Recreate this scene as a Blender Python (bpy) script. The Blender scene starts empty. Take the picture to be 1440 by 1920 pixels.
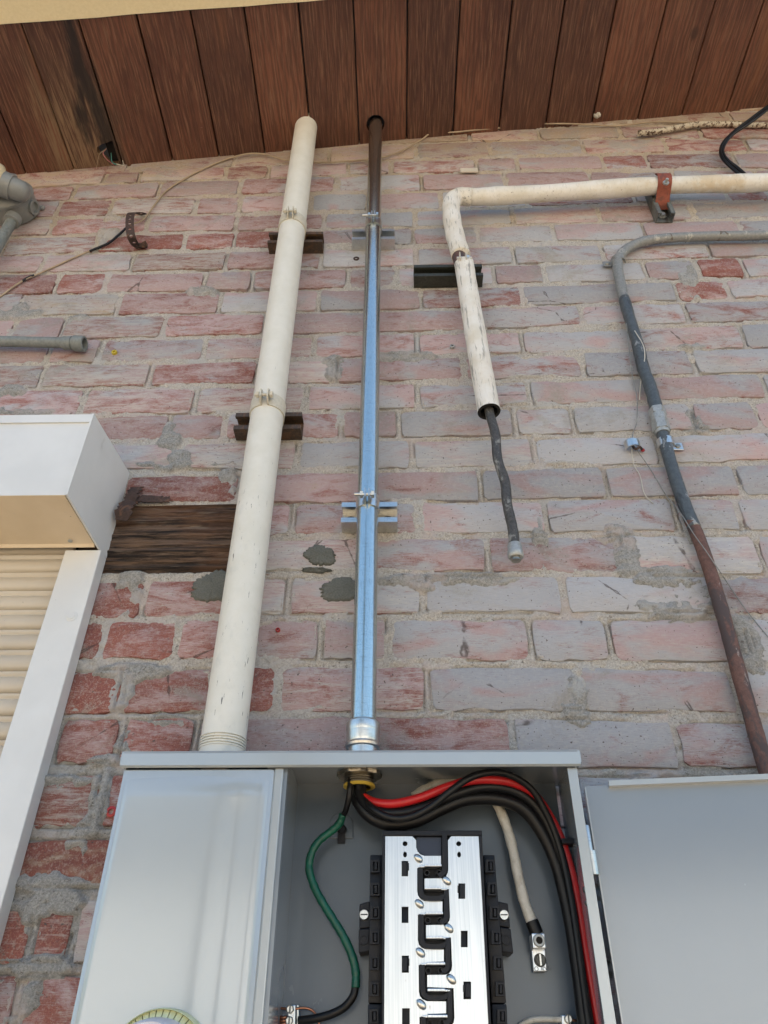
import bpy, bmesh, math, random
import numpy as np
from mathutils import Vector, Matrix
from mathutils.geometry import delaunay_2d_cdt
random.seed(7)
scene = bpy.context.scene
COL = scene.collection
PI = math.pi

# ---------------------------------------------------------------- camera (calibrated from the photo's vanishing points)
F = 1382.0
CAM = Vector((0.0, -1.0, 1.62))
ez = Vector((5, 1837, -F)).normalized()
ey = Vector((30, -1040, -F)); ey = (ey - ey.dot(ez)*ez).normalized()
ex = ey.cross(ez)
cam_data = bpy.data.cameras.new('camera')
cam = bpy.data.objects.new('camera', cam_data); COL.objects.link(cam)
M4 = Matrix(((ex.x, ex.y, ex.z, CAM.x), (ey.x, ey.y, ey.z, CAM.y), (ez.x, ez.y, ez.z, CAM.z), (0, 0, 0, 1)))
cam.matrix_world = M4
cam_data.sensor_fit = 'VERTICAL'; cam_data.sensor_height = 36.0; cam_data.sensor_width = 27.0
cam_data.lens = F/1920*36.0
cam_data.clip_start = 0.01; cam_data.clip_end = 500
scene.camera = cam

# ---------------------------------------------------------------- sky, sun, exposure
SUN_EL, SUN_AZ = math.radians(60), math.radians(14)      # the sun stands behind the building: the wall is in open shade
world = bpy.data.worlds.new('World'); scene.world = world; world.use_nodes = True
nt = world.node_tree
sky = nt.nodes.new('ShaderNodeTexSky'); sky.sky_type = 'NISHITA'; sky.sun_disc = False
sky.sun_elevation = SUN_EL; sky.sun_rotation = SUN_AZ; sky.air_density = 1.0; sky.dust_density = 3.0; sky.ozone_density = 1.0
bg = nt.nodes['Background']; bg.inputs['Strength'].default_value = 0.15
tint = nt.nodes.new('ShaderNodeMix'); tint.data_type = 'RGBA'; tint.blend_type = 'MULTIPLY'; tint.inputs[0].default_value = 1.0
nt.links.new(sky.outputs[0], tint.inputs[6]); tint.inputs[7].default_value = (.93, 1.03, 1.0, 1)
nt.links.new(tint.outputs[2], bg.inputs['Color'])
sd = bpy.data.lights.new('sun', 'SUN'); sd.energy = 3.1; sd.angle = math.radians(0.5); sd.color = (1.0, 0.96, 0.91)
sun = bpy.data.objects.new('sun', sd); COL.objects.link(sun)
sdir = Vector((math.sin(SUN_AZ)*math.cos(SUN_EL), math.cos(SUN_AZ)*math.cos(SUN_EL), math.sin(SUN_EL)))
sun.rotation_euler = (-sdir).to_track_quat('-Z', 'Y').to_euler()
sun.location = (0, 4, 8)
scene.view_settings.view_transform = 'Standard'; scene.view_settings.look = 'None'
scene.view_settings.gamma = 1.0; scene.view_settings.use_curve_mapping = False
scene.view_settings.exposure = 1.30
scene.render.engine = 'CYCLES'
scene.cycles.max_bounces = 8; scene.cycles.diffuse_bounces = 5; scene.cycles.glossy_bounces = 4

# ---------------------------------------------------------------- projection helpers: a pixel of the photo -> a point on a real plane
def ray(px, py):
    v = Vector((px-720.0, 960.0-py, -F))
    return Vector((v.dot(ex), v.dot(ey), v.dot(ez)))
def P(px, py, d=0.0):                     # on the vertical plane d metres in front of the brick faces
    r = ray(px, py); t = (-d - CAM.y)/r.y
    return CAM + r*t
def PZ(px, py, z):
    r = ray(px, py); t = (z - CAM.z)/r.z
    return CAM + r*t
def proj(p):
    q = p - CAM
    c = ex*q.x + ey*q.y + ez*q.z
    return 720 + F*c.x/-c.z, 960 - F*c.y/-c.z
wa, wb = P(0, 331), P(1440, 201)
SS = (wb.z-wa.z)/(wb.x-wa.x)              # the soffit rises to the right
def zs(x): return wa.z + (x-wa.x)*SS
def PS(px, py):
    r = ray(px, py); t = (wa.z - CAM.z + (CAM.x-wa.x)*SS)/(r.z - r.x*SS)
    return CAM + r*t

# ---------------------------------------------------------------- node helpers
class NT:
    def __init__(s, name):
        s.m = bpy.data.materials.new(name); s.m.use_nodes = True
        s.t = s.m.node_tree; s.b = s.t.nodes['Principled BSDF']
        s.pos = s.t.nodes.new('ShaderNodeNewGeometry').outputs['Position']
    def n(s, k): return s.t.nodes.new(k)
    def l(s, a, b): s.t.links.new(a, b)
    def put(s, sock, v):
        if hasattr(v, 'is_output'): s.l(v, sock)
        elif isinstance(v, (tuple, list)) and sock.type == 'RGBA' and len(v) == 3: sock.default_value = (*v, 1)
        else: sock.default_value = v
    def map(s, sc=(1, 1, 1), loc=(0, 0, 0), vec=None, rot=(0, 0, 0)):
        n = s.n('ShaderNodeMapping'); s.l(vec or s.pos, n.inputs[0]); s.put(n.inputs['Location'], loc)
        n.inputs['Scale'].default_value = sc; n.inputs['Rotation'].default_value = rot; return n.outputs[0]
    def noise(s, scale, vec=None, detail=4, rough=.55, dist=0.0):
        n = s.n('ShaderNodeTexNoise'); s.l(vec or s.pos, n.inputs['Vector']); n.inputs['Scale'].default_value = scale
        n.inputs['Detail'].default_value = detail; n.inputs['Roughness'].default_value = rough; n.inputs['Distortion'].default_value = dist
        return n.outputs['Fac']
    def voro(s, scale, vec=None, feat='F1', out='Distance'):
        n = s.n('ShaderNodeTexVoronoi'); n.feature = feat; s.l(vec or s.pos, n.inputs['Vector']); n.inputs['Scale'].default_value = scale
        return n.outputs[out]
    def wave(s, scale, vec=None, dist=3, detail=3, axis='X'):
        n = s.n('ShaderNodeTexWave'); n.bands_direction = axis; s.l(vec or s.pos, n.inputs['Vector']); n.inputs['Scale'].default_value = scale
        n.inputs['Distortion'].default_value = dist; n.inputs['Detail'].default_value = detail; n.inputs['Detail Scale'].default_value = 1.2
        return n.outputs['Fac']
    def math(s, op, a, b=0.5, clamp=False):
        n = s.n('ShaderNodeMath'); n.operation = op; n.use_clamp = clamp; s.put(n.inputs[0], a); s.put(n.inputs[1], b); return n.outputs[0]
    def step(s, v, a, b):               # smooth ramp 0..1 between a and b
        n = s.n('ShaderNodeMapRange'); n.interpolation_type = 'SMOOTHSTEP'; s.put(n.inputs[0], v)
        n.inputs[1].default_value = a; n.inputs[2].default_value = b; return n.outputs[0]
    def mix(s, f, a, b, mode='MIX'):
        n = s.n('ShaderNodeMix'); n.data_type = 'RGBA'; n.blend_type = mode; s.put(n.inputs[0], f); s.put(n.inputs[6], a); s.put(n.inputs[7], b)
        return n.outputs[2]
    def ramp(s, f, stops):
        n = s.n('ShaderNodeValToRGB'); s.l(f, n.inputs[0]); e = n.color_ramp.elements
        while len(e) < len(stops): e.new(0.5)
        for i, (p, c) in enumerate(stops): e[i].position = p; e[i].color = (*c, 1) if len(c) == 3 else c
        return n.outputs[0]
    def sep(s, vec=None):
        n = s.n('ShaderNodeSeparateXYZ'); s.l(vec or s.pos, n.inputs[0]); return n.outputs
    def bump(s, h, strength=.3, dist=.002, prev=None):
        n = s.n('ShaderNodeBump'); n.inputs['Strength'].default_value = strength; n.inputs['Distance'].default_value = dist
        s.l(h, n.inputs['Height'])
        if prev: s.l(prev, n.inputs['Normal'])
        return n.outputs[0]
    def out(s, col, rough=.5, metal=0., normal=None, **kw):
        s.put(s.b.inputs['Base Color'], col); s.put(s.b.inputs['Roughness'], rough); s.put(s.b.inputs['Metallic'], metal)
        if normal: s.l(normal, s.b.inputs['Normal'])
        for k, v in kw.items(): s.put(s.b.inputs[k.replace('_', ' ')], v)
        return s.m
    def info(s, what='Random'):
        n = s.n('ShaderNodeObjectInfo'); return n.outputs[what]

def paint(name, c, rough=.4, mottled=.12, sc=25, metal=0., bumps=.0, c2=None, thr=(.55, .7), sc2=40, **kw):
    m = NT(name)
    f = m.noise(sc, detail=6, rough=.65)
    d = tuple(max(0, x*(1-mottled)) for x in c); e = tuple(min(1, x*(1+mottled)) for x in c)
    col = m.mix(m.step(f, .3, .7), d, e)
    if c2:
        g = m.noise(sc2, detail=7, rough=.7)
        col = m.mix(m.step(g, *thr), col, c2)
    nr = m.bump(m.noise(sc*8, detail=5), bumps, .0006) if bumps else None
    r = m.math('ADD', m.math('MULTIPLY', f, .12), rough-.06)
    return m.out(col, r, metal, nr, **kw)

# ---------------------------------------------------------------- mesh helpers
ROOTS = {}
def mesh_obj(name, verts, faces, mat, parent=None, smooth=None, label=None, kind=None):
    off = ROOTS.get(parent.name, Vector((0, 0, 0))) if parent else Vector((0, 0, 0))
    me = bpy.data.meshes.new(name)
    if isinstance(verts, np.ndarray):
        v = verts - np.array(off); nf = len(faces)
        me.vertices.add(len(v)); me.vertices.foreach_set('co', v.astype(np.float32).ravel())
        me.loops.add(nf*4); me.loops.foreach_set('vertex_index', faces.astype(np.int32).ravel())
        me.polygons.add(nf); me.polygons.foreach_set('loop_start', np.arange(0, nf*4, 4, dtype=np.int32))
        me.update(calc_edges=True)
    else:
        me.from_pydata([tuple(Vector(v)-off) for v in verts], [], faces)
        bm = bmesh.new(); bm.from_mesh(me); bmesh.ops.recalc_face_normals(bm, faces=bm.faces); bm.to_mesh(me); bm.free()
    if mat: me.materials.append(mat)
    if smooth is not None:
        me.polygons.foreach_set('use_smooth', [True]*len(me.polygons))
        if smooth < 170: me.set_sharp_from_angle(angle=math.radians(smooth))
    o = bpy.data.objects.new(name, me); COL.objects.link(o)
    if parent:
        o.parent = parent; ROOTS[o.name] = off
    if label: o['label'] = label
    if kind: o['kind'] = kind
    return o
def tag(o, label, cat, group=None):
    o['label'] = label; o['category'] = cat
    if group: o['group'] = group
    return o
def thing(name, label, cat, loc, group=None):
    o = bpy.data.objects.new(name, None); COL.objects.link(o); o.empty_display_size = .05
    o.location = loc; ROOTS[o.name] = Vector(loc)
    return tag(o, label, cat, group)
class MB:
    def __init__(s): s.v = []; s.f = []
    def add(s, v, f):
        k = len(s.v); s.v += [Vector(x) for x in v]; s.f += [tuple(i+k for i in q) for q in f]; return s
    def box(s, a, b, bevel=0):
        x0, y0, z0 = [min(p, q) for p, q in zip(a, b)]; x1, y1, z1 = [max(p, q) for p, q in zip(a, b)]
        return s.prism([(x0, z0), (x1, z0), (x1, z1), (x0, z1)], -y0, -y1, bevel)
    def prism(s, poly, d0, d1, bevel=0, holes=()):
        """polygon in world x,z on the plane y=-d0 (front), extruded to y=-d1"""
        if holes:
            pts = [Vector(p) for p in poly]; faces_in = [list(range(len(poly)))]; k = len(poly); loops = [list(range(k))]
            for h in holes:
                loops.append(list(range(len(pts), len(pts)+len(h)))); pts += [Vector(p) for p in h]
            edges = [(l[i], l[(i+1) % len(l)]) for l in loops for i in range(len(l))]
            vo, eo, fo, ov, oe, of = delaunay_2d_cdt(pts, edges, [l for l in loops[:1]], 1, 1e-7)
            def inside(c, lp):
                r = False; n = len(lp)
                for i in range(n):
                    a, b = lp[i], lp[(i+1) % n]
                    if (a[1] > c[1]) != (b[1] > c[1]) and c[0] < (b[0]-a[0])*(c[1]-a[1])/(b[1]-a[1])+a[0]: r = not r
                return r
            keep = []
            for f in fo:
                c = sum((vo[i] for i in f), Vector((0, 0)))/len(f)
                if not any(inside(c, h) for h in holes): keep.append(f)
            bm = bmesh.new(); vs = [bm.verts.new((p.x, -d0, p.y)) for p in vo]
            for f in keep: bm.faces.new([vs[i] for i in f])
            r = bmesh.ops.extrude_face_region(bm, geom=bm.faces[:])
            for g in r['geom']:
                if isinstance(g, bmesh.types.BMVert): g.co.y = -d1
        else:
            bm = bmesh.new()
            a = [bm.verts.new((x, -d0, z)) for x, z in poly]; b = [bm.verts.new((x, -d1, z)) for x, z in poly]
            bm.faces.new(a); bm.faces.new(b[::-1]); n = len(poly)
            for i in range(n): bm.faces.new((a[i], b[i], b[(i+1) % n], a[(i+1) % n]))
            if bevel:
                bmesh.ops.recalc_face_normals(bm, faces=bm.faces)
                bmesh.ops.bevel(bm, geom=bm.edges[:], offset=bevel, segments=2, affect='EDGES', profile=.5, clamp_overlap=True)
        bm.verts.index_update()
        s.add([v.co.copy() for v in bm.verts], [[v.index for v in f.verts] for f in bm.faces]); bm.free(); return s
    def pix(s, poly, d0, d1, bevel=0, holes=()):
        c = lambda q: [(P(x, y, d0).x, P(x, y, d0).z) for x, y in q]
        return s.prism(c(poly), d0, d1, bevel, [c(h) for h in holes])
    def tube(s, pts, r, seg=16, caps=True, wob=None):
        pts = [Vector(p) for p in pts]; n = len(pts); rs = r if isinstance(r, (list, tuple)) else [r]*n
        t0 = (pts[1]-pts[0]).normalized(); u = t0.orthogonal().normalized(); V = []; Fc = []
        for i, p in enumerate(pts):
            t = (pts[min(i+1, n-1)]-pts[max(i-1, 0)]).normalized(); u = (u-u.dot(t)*t).normalized(); w = t.cross(u)
            for k in range(seg):
                a = 2*PI*k/seg; q = rs[i]*(1+(wob(i, a) if wob else 0)); V.append(p+u*math.cos(a)*q+w*math.sin(a)*q)
        for i in range(n-1):
            for k in range(seg): Fc.append((i*seg+k, i*seg+(k+1) % seg, (i+1)*seg+(k+1) % seg, (i+1)*seg+k))
        if caps: Fc.append(tuple(range(seg))[::-1]); Fc.append(tuple((n-1)*seg+k for k in range(seg)))
        return s.add(V, Fc)
    def lathe(s, base, axis, prof, seg=32, hexa=False, caps=True):
        """prof: list of (t along axis, radius)"""
        base = Vector(base); axis = Vector(axis).normalized(); u = axis.orthogonal().normalized(); w = axis.cross(u); V = []; Fc = []
        if hexa: seg = 6
        for t, r in prof:
            for k in range(seg):
                a = 2*PI*k/seg; V.append(base+axis*t+(u*math.cos(a)+w*math.sin(a))*r)
        for i in range(len(prof)-1):
            for k in range(seg): Fc.append((i*seg+k, i*seg+(k+1) % seg, (i+1)*seg+(k+1) % seg, (i+1)*seg+k))
        if caps: Fc.append(tuple(range(seg))[::-1]); Fc.append(tuple((len(prof)-1)*seg+k for k in range(seg)))
        return s.add(V, Fc)
    def obj(s, name, mat, parent=None, smooth=None, **kw): return mesh_obj(name, s.v, s.f, mat, parent, smooth, **kw)
def spline(pts, n=8):
    pts = [Vector(p) for p in pts]; q = [pts[0]*2-pts[1]]+pts+[pts[-1]*2-pts[-2]]; out = []
    for i in range(1, len(q)-2):
        a, b, c, d = q[i-1:i+3]
        for k in range(n):
            t = k/n; out.append(.5*((2*b)+(c-a)*t+(2*a-5*b+4*c-d)*t*t+(3*b-a-3*c+d)*t**3))
    out.append(q[-2].copy()); return out
def ppath(l, n=8): return spline([P(*p) for p in l], n)
def circ(cx, cz, r, n=20, rz=None): return [(cx+r*math.cos(2*PI*k/n), cz+(rz or r)*math.sin(2*PI*k/n)) for k in range(n)]
def pcirc(cx, cy, r, n=18, ry=None): return [(cx+r*math.cos(2*PI*k/n), cy+(ry or r)*math.sin(2*PI*k/n)) for k in range(n)]

# numpy value noise
_rng = np.random.RandomState(3); _lat = _rng.rand(256, 256)
def vn(x, y, s=0):
    x = x+s*17.31; y = y+s*9.77; xi = np.floor(x).astype(int); yi = np.floor(y).astype(int); fx = x-xi; fy = y-yi
    fx = fx*fx*(3-2*fx); fy = fy*fy*(3-2*fy); a = _lat[xi & 255, yi & 255]; b = _lat[(xi+1) & 255, yi & 255]
    c = _lat[xi & 255, (yi+1) & 255]; d = _lat[(xi+1) & 255, (yi+1) & 255]
    return (a*(1-fx)+b*fx)*(1-fy)+(c*(1-fx)+d*fx)*fy
def fbm(x, y, o=4, s=0, g=.5):
    v = 0*x; a = 1; t = 0
    for i in range(o): v = v+a*vn(x*2**i, y*2**i, s+i*3); t += a; a *= g
    return v/t-.5
# ================================================================ MATERIALS
def soffit_mask(m, a, b):               # distance below the soffit, 1 close to it (dusty, oversprayed top courses, eave shade painted in)
    s = m.sep(); d = m.math('SUBTRACT', m.math('ADD', m.math('MULTIPLY', s[0], SS), wa.z-wa.x*SS), s[2])
    d = m.math('ADD', d, m.math('MULTIPLY', m.math('SUBTRACT', m.noise(2.3), .5), .7))
    return m.math('SUBTRACT', 1, m.step(d, a, b))

def make_brick():
    m = NT('weathered_brick')
    oc = m.n('ShaderNodeSeparateColor'); m.l(m.info('Color'), oc.inputs[0]); al = m.info('Alpha')
    wash, blue, tan = oc.outputs[0], oc.outputs[1], oc.outputs[2]
    rnd = m.info('Random')
    shift = m.n('ShaderNodeCombineXYZ'); m.l(m.math('MULTIPLY', rnd, 37), shift.inputs[0]); m.l(m.math('MULTIPLY', rnd, 91), shift.inputs[2])
    v = m.map((1, 1, 2.6), vec=m.pos); va = m.n('ShaderNodeVectorMath'); m.l(v, va.inputs[0]); m.l(shift.outputs[0], va.inputs[1]); v = va.outputs[0]
    vs = m.map((1, 1, 5.0), vec=va.outputs[0], rot=(0, .06, 0))
    big = m.noise(6, v, 5, .55, .6); mid = m.noise(15, v, 7, .65, .8); fine = m.noise(70, vs, 8, .8); grit = m.noise(600, m.pos, 4, .7)
    red = m.mix(m.step(m.noise(9, v, 5, .6), .3, .7), (.285, .095, .074), (.215, .074, .062))
    red = m.mix(m.step(grit, .45, .7), red, (.36, .16, .11))
    pink = m.mix(m.step(fine, .3, .75), (.425, .290, .285), (.520, .420, .410))
    grey = m.mix(m.step(fine, .3, .7), (.365, .375, .395), (.475, .480, .495))
    # the old wash: brushed over the brick, pinkish or grey, missing in places
    tint = m.mix(m.step(m.math('ADD', m.math('MULTIPLY', m.math('SUBTRACT', big, .5), 4.2), blue), .15, .85), pink, grey)
    cov = m.math('ADD', wash, m.math('ADD', m.math('MULTIPLY', m.math('SUBTRACT', mid, .5), 2.4), m.math('MULTIPLY', m.math('SUBTRACT', fine, .5), 1.8)))
    col = m.mix(m.math('MULTIPLY', m.step(cov, .22, .95), .95), red, tint)
    # chalky white streaks
    wh = m.noise(13, m.map((1, 1, 3.5), vec=va.outputs[0]), 8, .75, 1.2)
    whm = m.math('MULTIPLY', m.step(m.math('ADD', m.math('ADD', wh, m.math('MULTIPLY', m.math('SUBTRACT', fine, .5), .35)), m.math('MULTIPLY', al, .28)), .64, .84), .75)
    col = m.mix(whm, col, (.52, .50, .46))
    # beige dust and overspray below the soffit, its tan also painting in eave shade
    tn = m.math('MULTIPLY', m.step(m.math('ADD', tan, m.math('MULTIPLY', m.math('SUBTRACT', mid, .5), 2.2)), .25, .90), .85)
    col = m.mix(tn, col, m.mix(fine, (.36, .265, .175), (.49, .385, .275)))
    # cement film on the face
    cem = m.math('ADD', m.noise(7, m.pos, 8, .7, .5), m.math('MULTIPLY', m.math('SUBTRACT', grit, .5), .25))
    col = m.mix(m.math('MULTIPLY', m.step(cem, .555, .66), .75), col, (.33, .31, .275))
    # pits
    pit = m.noise(260, m.pos, 2, .5); col = m.mix(m.step(pit, .67, .73), col, (.11, .085, .075))
    br = m.math('ADD', .80, m.math('MULTIPLY', rnd, .36)); bc = m.n('ShaderNodeCombineColor'); [m.l(br, bc.inputs[i]) for i in range(3)]
    col = m.mix(1.0, col, bc.outputs[0], 'MULTIPLY')
    col = m.mix(m.math('MULTIPLY', m.step(m.noise(150, m.pos, 5, .8), .50, .62), .30), col, (.50, .47, .43))
    # hairline cracks
    ck = m.voro(3.1, m.map((1, 1, .55), vec=va.outputs[0]), 'DISTANCE_TO_EDGE')
    wob = m.math('ADD', ck, m.math('MULTIPLY', m.math('SUBTRACT', m.noise(40, m.pos, 4), .5), .04))
    ckm = m.math('MULTIPLY', m.math('SUBTRACT', 1, m.step(m.math('ABSOLUTE', wob), .0, .0065)), m.step(m.noise(3.7, v), .54, .58))
    col = m.mix(m.math('MULTIPLY', ckm, .8), col, (.07, .05, .045))
    n = m.bump(m.math('ADD', m.math('MULTIPLY', fine, .8), m.math('MULTIPLY', grit, .6)), .85, .0022)
    n = m.bump(mid, .35, .004, n)
    return m.out(col, .88, 0, n)
def make_mortar():
    m = NT('sandy_mortar')
    g1 = m.noise(330, None, 5, .8); g2 = m.noise(90, None, 5, .7); big = m.noise(4.5, None, 5, .6); v = m.voro(700)
    tan = m.mix(m.step(g1, .35, .68), (.35, .318, .275), (.62, .580, .52))
    grey = m.mix(m.step(g1, .35, .68), (.235, .232, .222), (.42, .412, .385))
    s = m.sep()
    # older beige bedding above, greyer repair mortar low on the wall and left
    low = m.math('SUBTRACT', 1, m.step(m.math('ADD', s[2], m.math('MULTIPLY', big, .7)), 2.15, 2.75))
    gm = m.math('ADD', m.math('MULTIPLY', low, .75), m.math('MULTIPLY', m.math('SUBTRACT', big, .5), 1.6))
    at = m.n('ShaderNodeAttribute'); at.attribute_name = 'cement'
    col = m.mix(m.math('MAXIMUM', m.step(gm, .35, .75), at.outputs['Fac']), tan, grey)
    col = m.mix(m.math('MULTIPLY', soffit_mask(m, .12, .62), .8), col, m.mix(g1, (.35, .27, .185), (.56, .45, .325)))  # tan overspray near the soffit, darkened to paint in the eave's shade
    col = m.mix(m.step(g2, .62, .75), col, (.60, .56, .50))
    col = m.mix(m.step(m.noise(55, m.map((1, 1, 2.5)), 6, .7), .63, .73), col, (.235, .13, .07))
    col = m.mix(m.step(m.noise(300, None, 4, .7), .60, .70), col, (.085, .075, .065))
    col = m.mix(m.step(m.noise(120, m.map((1, 1, 1.8), loc=(5, 1, 2)), 5, .75), .60, .66), col, (.16, .14, .12))
    pk = m.mix(m.step(m.noise(7), .4, .6), (.50, .42, .39), (.46, .46, .45))
    col = m.mix(m.math('MULTIPLY', m.step(m.noise(13, None, 6, .7), .46, .60), .6), col, pk)
    n = m.bump(g1, .9, .0025); n = m.bump(g2, .5, .004, n)
    return m.out(col, .95, 0, n)
def make_cement():
    m = NT('fresh_cement'); g = m.noise(400, None, 5, .8)
    return m.out(m.mix(m.step(g, .3, .7), (.095, .10, .088), (.165, .168, .148)), .9, 0, m.bump(g, .8, .002))
def make_soffit():
    m = NT('stained_cedar')
    rnd = m.info('Random')
    sh = m.n('ShaderNodeCombineXYZ'); m.l(m.math('MULTIPLY', rnd, 53), sh.inputs[0]); m.l(m.math('MULTIPLY', rnd, 29), sh.inputs[1]); m.l(m.math('MULTIPLY', rnd, 11), sh.inputs[2])
    va = m.n('ShaderNodeVectorMath'); m.l(m.pos, va.inputs[0]); m.l(sh.outputs[0], va.inputs[1]); p = va.outputs[0]
    v = m.map((1, .10, 1), vec=p)
    grain = m.wave(26, m.map((1, .13, 1), vec=p), 16, 3.5); fib = m.noise(330, m.map((1, .035, 1), vec=p), 5, .7); blot = m.noise(5, m.map((1, .45, 1), vec=p), 5, .6); patch = m.noise(13, v, 4, .6)
    c = m.mix(m.step(blot, .25, .75), (.070, .025, .017), (.205, .080, .044))
    c = m.mix(m.math('MULTIPLY', m.step(m.math('FRACT', m.math('MULTIPLY', rnd, 7.3)), .1, .9), .65), c, (.062, .027, .019))
    c = m.mix(m.math('MULTIPLY', m.step(grain, .20, .75), .45), c, (.042, .016, .010))
    c = m.mix(m.math('MULTIPLY', m.step(fib, .48, .66), .60), c, (.25, .135, .082))
    c = m.mix(m.math('MULTIPLY', m.step(patch, .58, .75), .5), c, (.235, .10, .045))
    # dark water stain and bare weathered wood at the left end
    s = m.sep()
    wobx = m.math('ADD', s[0], m.math('MULTIPLY', m.math('SUBTRACT', m.noise(14, m.map((1, .2, 1)), 6, .7), .5), .16))
    bare = m.math('MULTIPLY', m.step(wobx, -.93, -.87), m.math('SUBTRACT', 1, m.step(wobx, -.74, -.69)))
    bare = m.math('MULTIPLY', bare, m.step(m.math('ADD', s[1], m.math('MULTIPLY', m.noise(6), .12)), -.28, -.05))
    c = m.mix(m.math('MULTIPLY', bare, m.step(fib, .36, .60)), c, (.225, .145, .085))
    dk = m.math('MULTIPLY', m.step(wobx, -.88, -.82), m.math('SUBTRACT', 1, m.step(wobx, -.73, -.69)))
    dk = m.math('MULTIPLY', dk, m.step(m.noise(9, m.map((1.3, .28, 1), loc=(.2, 0, 0)), 5, .65), .47, .60))
    c = m.mix(m.math('MULTIPLY', dk, .88), c, (.012, .009, .008))
    # pale scuffs near the wall, knots
    sc = m.math('MULTIPLY', m.step(m.noise(70, m.map((1, .5, 1)), 6, .75), .68, .74), m.step(m.math('SUBTRACT', m.noise(4), m.math('ABSOLUTE', m.math('ADD', s[1], .02))), .44, .58))
    c = m.mix(m.math('MULTIPLY', sc, .6), c, (.42, .33, .24))
    kn = m.voro(5.2, m.map((1, .62, 1), vec=p)); c = m.mix(m.math('MULTIPLY', m.math('SUBTRACT', 1, m.step(kn, .03, .075)), .75), c, (.045, .018, .011))
    n = m.bump(m.math('ADD', m.math('MULTIPLY', grain, .55), fib), .55, .0018)
    return m.out(c, m.math('ADD', m.math('MULTIPLY', fib, .25), .38), 0, n)
def make_lintel():
    m = NT('rotten_timber')
    st = m.noise(110, m.map((.05, 1, 1)), 8, .8); st2 = m.noise(70, m.map((.04, 1, 1)), 5, .7, .6); b = m.noise(9, m.map((.5, 1, 1)), 5)
    c = m.mix(m.step(st, .40, .60), (.013, .008, .006), (.235, .150, .100))
    c = m.mix(m.math('MULTIPLY', m.step(st2, .48, .62), .75), c, (.012, .008, .006))
    c = m.mix(m.math('MULTIPLY', m.step(b, .5, .68), .55), c, (.20, .085, .035))
    c = m.mix(m.math('MULTIPLY', m.step(m.noise(170, m.map((.08, 1, 1)), 4), .60, .68), .5), c, (.30, .23, .17))
    return m.out(c, .85, 0, m.bump(m.math('ADD', st, st2), 1.0, .009))
def make_pipe_paint():
    m = NT('chipped_cream_paint')
    v = m.map((1, 1, .12)); f = m.noise(30, None, 5, .6)
    c = m.mix(m.step(f, .3, .7), (.66, .64, .56), (.71, .69, .62))
    s = m.sep()
    den = m.math('MULTIPLY', m.math('SUBTRACT', 1, m.step(s[2], 2.05, 2.9)), .065)
    ch = m.math('ADD', m.noise(260, v, 6, .7), den)
    c = m.mix(m.step(ch, .70, .73), c, (.085, .08, .07))
    gz = m.math('MULTIPLY', m.step(m.noise(14, m.map((1, 1, .6)), 6, .7), .54, .70), m.math('SUBTRACT', 1, m.step(s[2], 2.3, 2.7)))
    c = m.mix(m.math('MULTIPLY', gz, .45), c, (.42, .44, .42))
    sm = m.step(m.noise(45, m.map((1, 1, .35)), 5, .7), .68, .76); c = m.mix(m.math('MULTIPLY', sm, .10), c, (.25, .24, .18))
    return m.out(c, .42, 0, m.bump(m.step(ch, .70, .735), .4, -.0006))
def make_galv(name='galvanised_steel', tint=(.56, .63, .62), rough=.23):
    m = NT(name)
    a = m.noise(420, m.map((1, 1, .16)), 3, .6); b = m.noise(520, m.map((.15, .15, 1)), 3, .6); g = m.noise(9, None, 4)
    h = m.math('MAXIMUM', a, b)
    c = m.mix(m.step(h, .5, .7), tint, tuple(x*.82 for x in tint))
    return m.out(c, m.math('ADD', m.math('MULTIPLY', g, .10), rough-.05), 1.0, m.bump(h, .22, .0006))
def make_insul(name, speck):
    m = NT(name)
    s1 = m.noise(70, m.map((.35, .35, .35)), 6, .7); st = m.noise(190, m.map((1, 1, .09)), 5, .7)
    c = m.mix(m.step(m.noise(20), .3, .7), (.66, .62, .53), (.76, .74, .69))
    c = m.mix(m.math('MULTIPLY', m.step(m.noise(9, m.map((1, 1, 1)), 6, .7), .52, .66), .5 if speck else .18), c, (.55, .41, .22))
    c = m.mix(m.math('MULTIPLY', m.step(st, .55, .62), .62 if not speck else .15), c, (.13, .12, .105))
    c = m.mix(m.step(m.noise(120, None, 4, .6), .68 if speck else .75, .73 if speck else .80), c, (.14, .07, .03))
    return m.out(c, .62, 0, m.bump(m.math('ADD', st, m.noise(60)), .45, .002))
def make_blotch(name, a, b, c2, sc=30, rough=.6, thr=(.5, .6), metal=0, c3=None):
    m = NT(name)
    f = m.noise(sc, m.map((1, 1, .5)), 6, .7, .6); g = m.noise(sc*4, None, 5, .7)
    c = m.mix(m.step(g, .3, .7), a, b); c = m.mix(m.step(f, *thr), c, c2)
    if c3: c = m.mix(m.step(m.noise(sc*.7, m.map((1, 1, .4), loc=(3, 1, 2)), 6, .75), .58, .63), c, c3)
    return m.out(c, rough, metal, m.bump(g, .35, .001))
def make_enclosure(name='grey_enclosure_paint', ca=(.345, .375, .380), cb=(.37, .400, .405), coat=1.0):
    m = NT(name)
    c = m.mix(m.step(m.noise(5), .3, .7), ca, cb)
    sc = m.step(m.noise(260, m.map((1, 1, .7), rot=(0, .5, 0)), 7, .8), .74, .77); c = m.mix(m.math('MULTIPLY', sc, .6), c, (.75, .77, .78))
    r = m.math('ADD', m.math('MULTIPLY', m.noise(9, m.map((1, 1, .5)), 6, .6), .16), .17)
    n = m.bump(m.noise(700, None, 2, .5), .10, .0004); n = m.bump(m.noise(5, None, 1), .10, .010, n)
    return m.out(c, r, 0, n, Specular_IOR_Level=.8 if coat > .5 else .45, Coat_Weight=coat, Coat_Roughness=.16, Coat_IOR=2.0)
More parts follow.
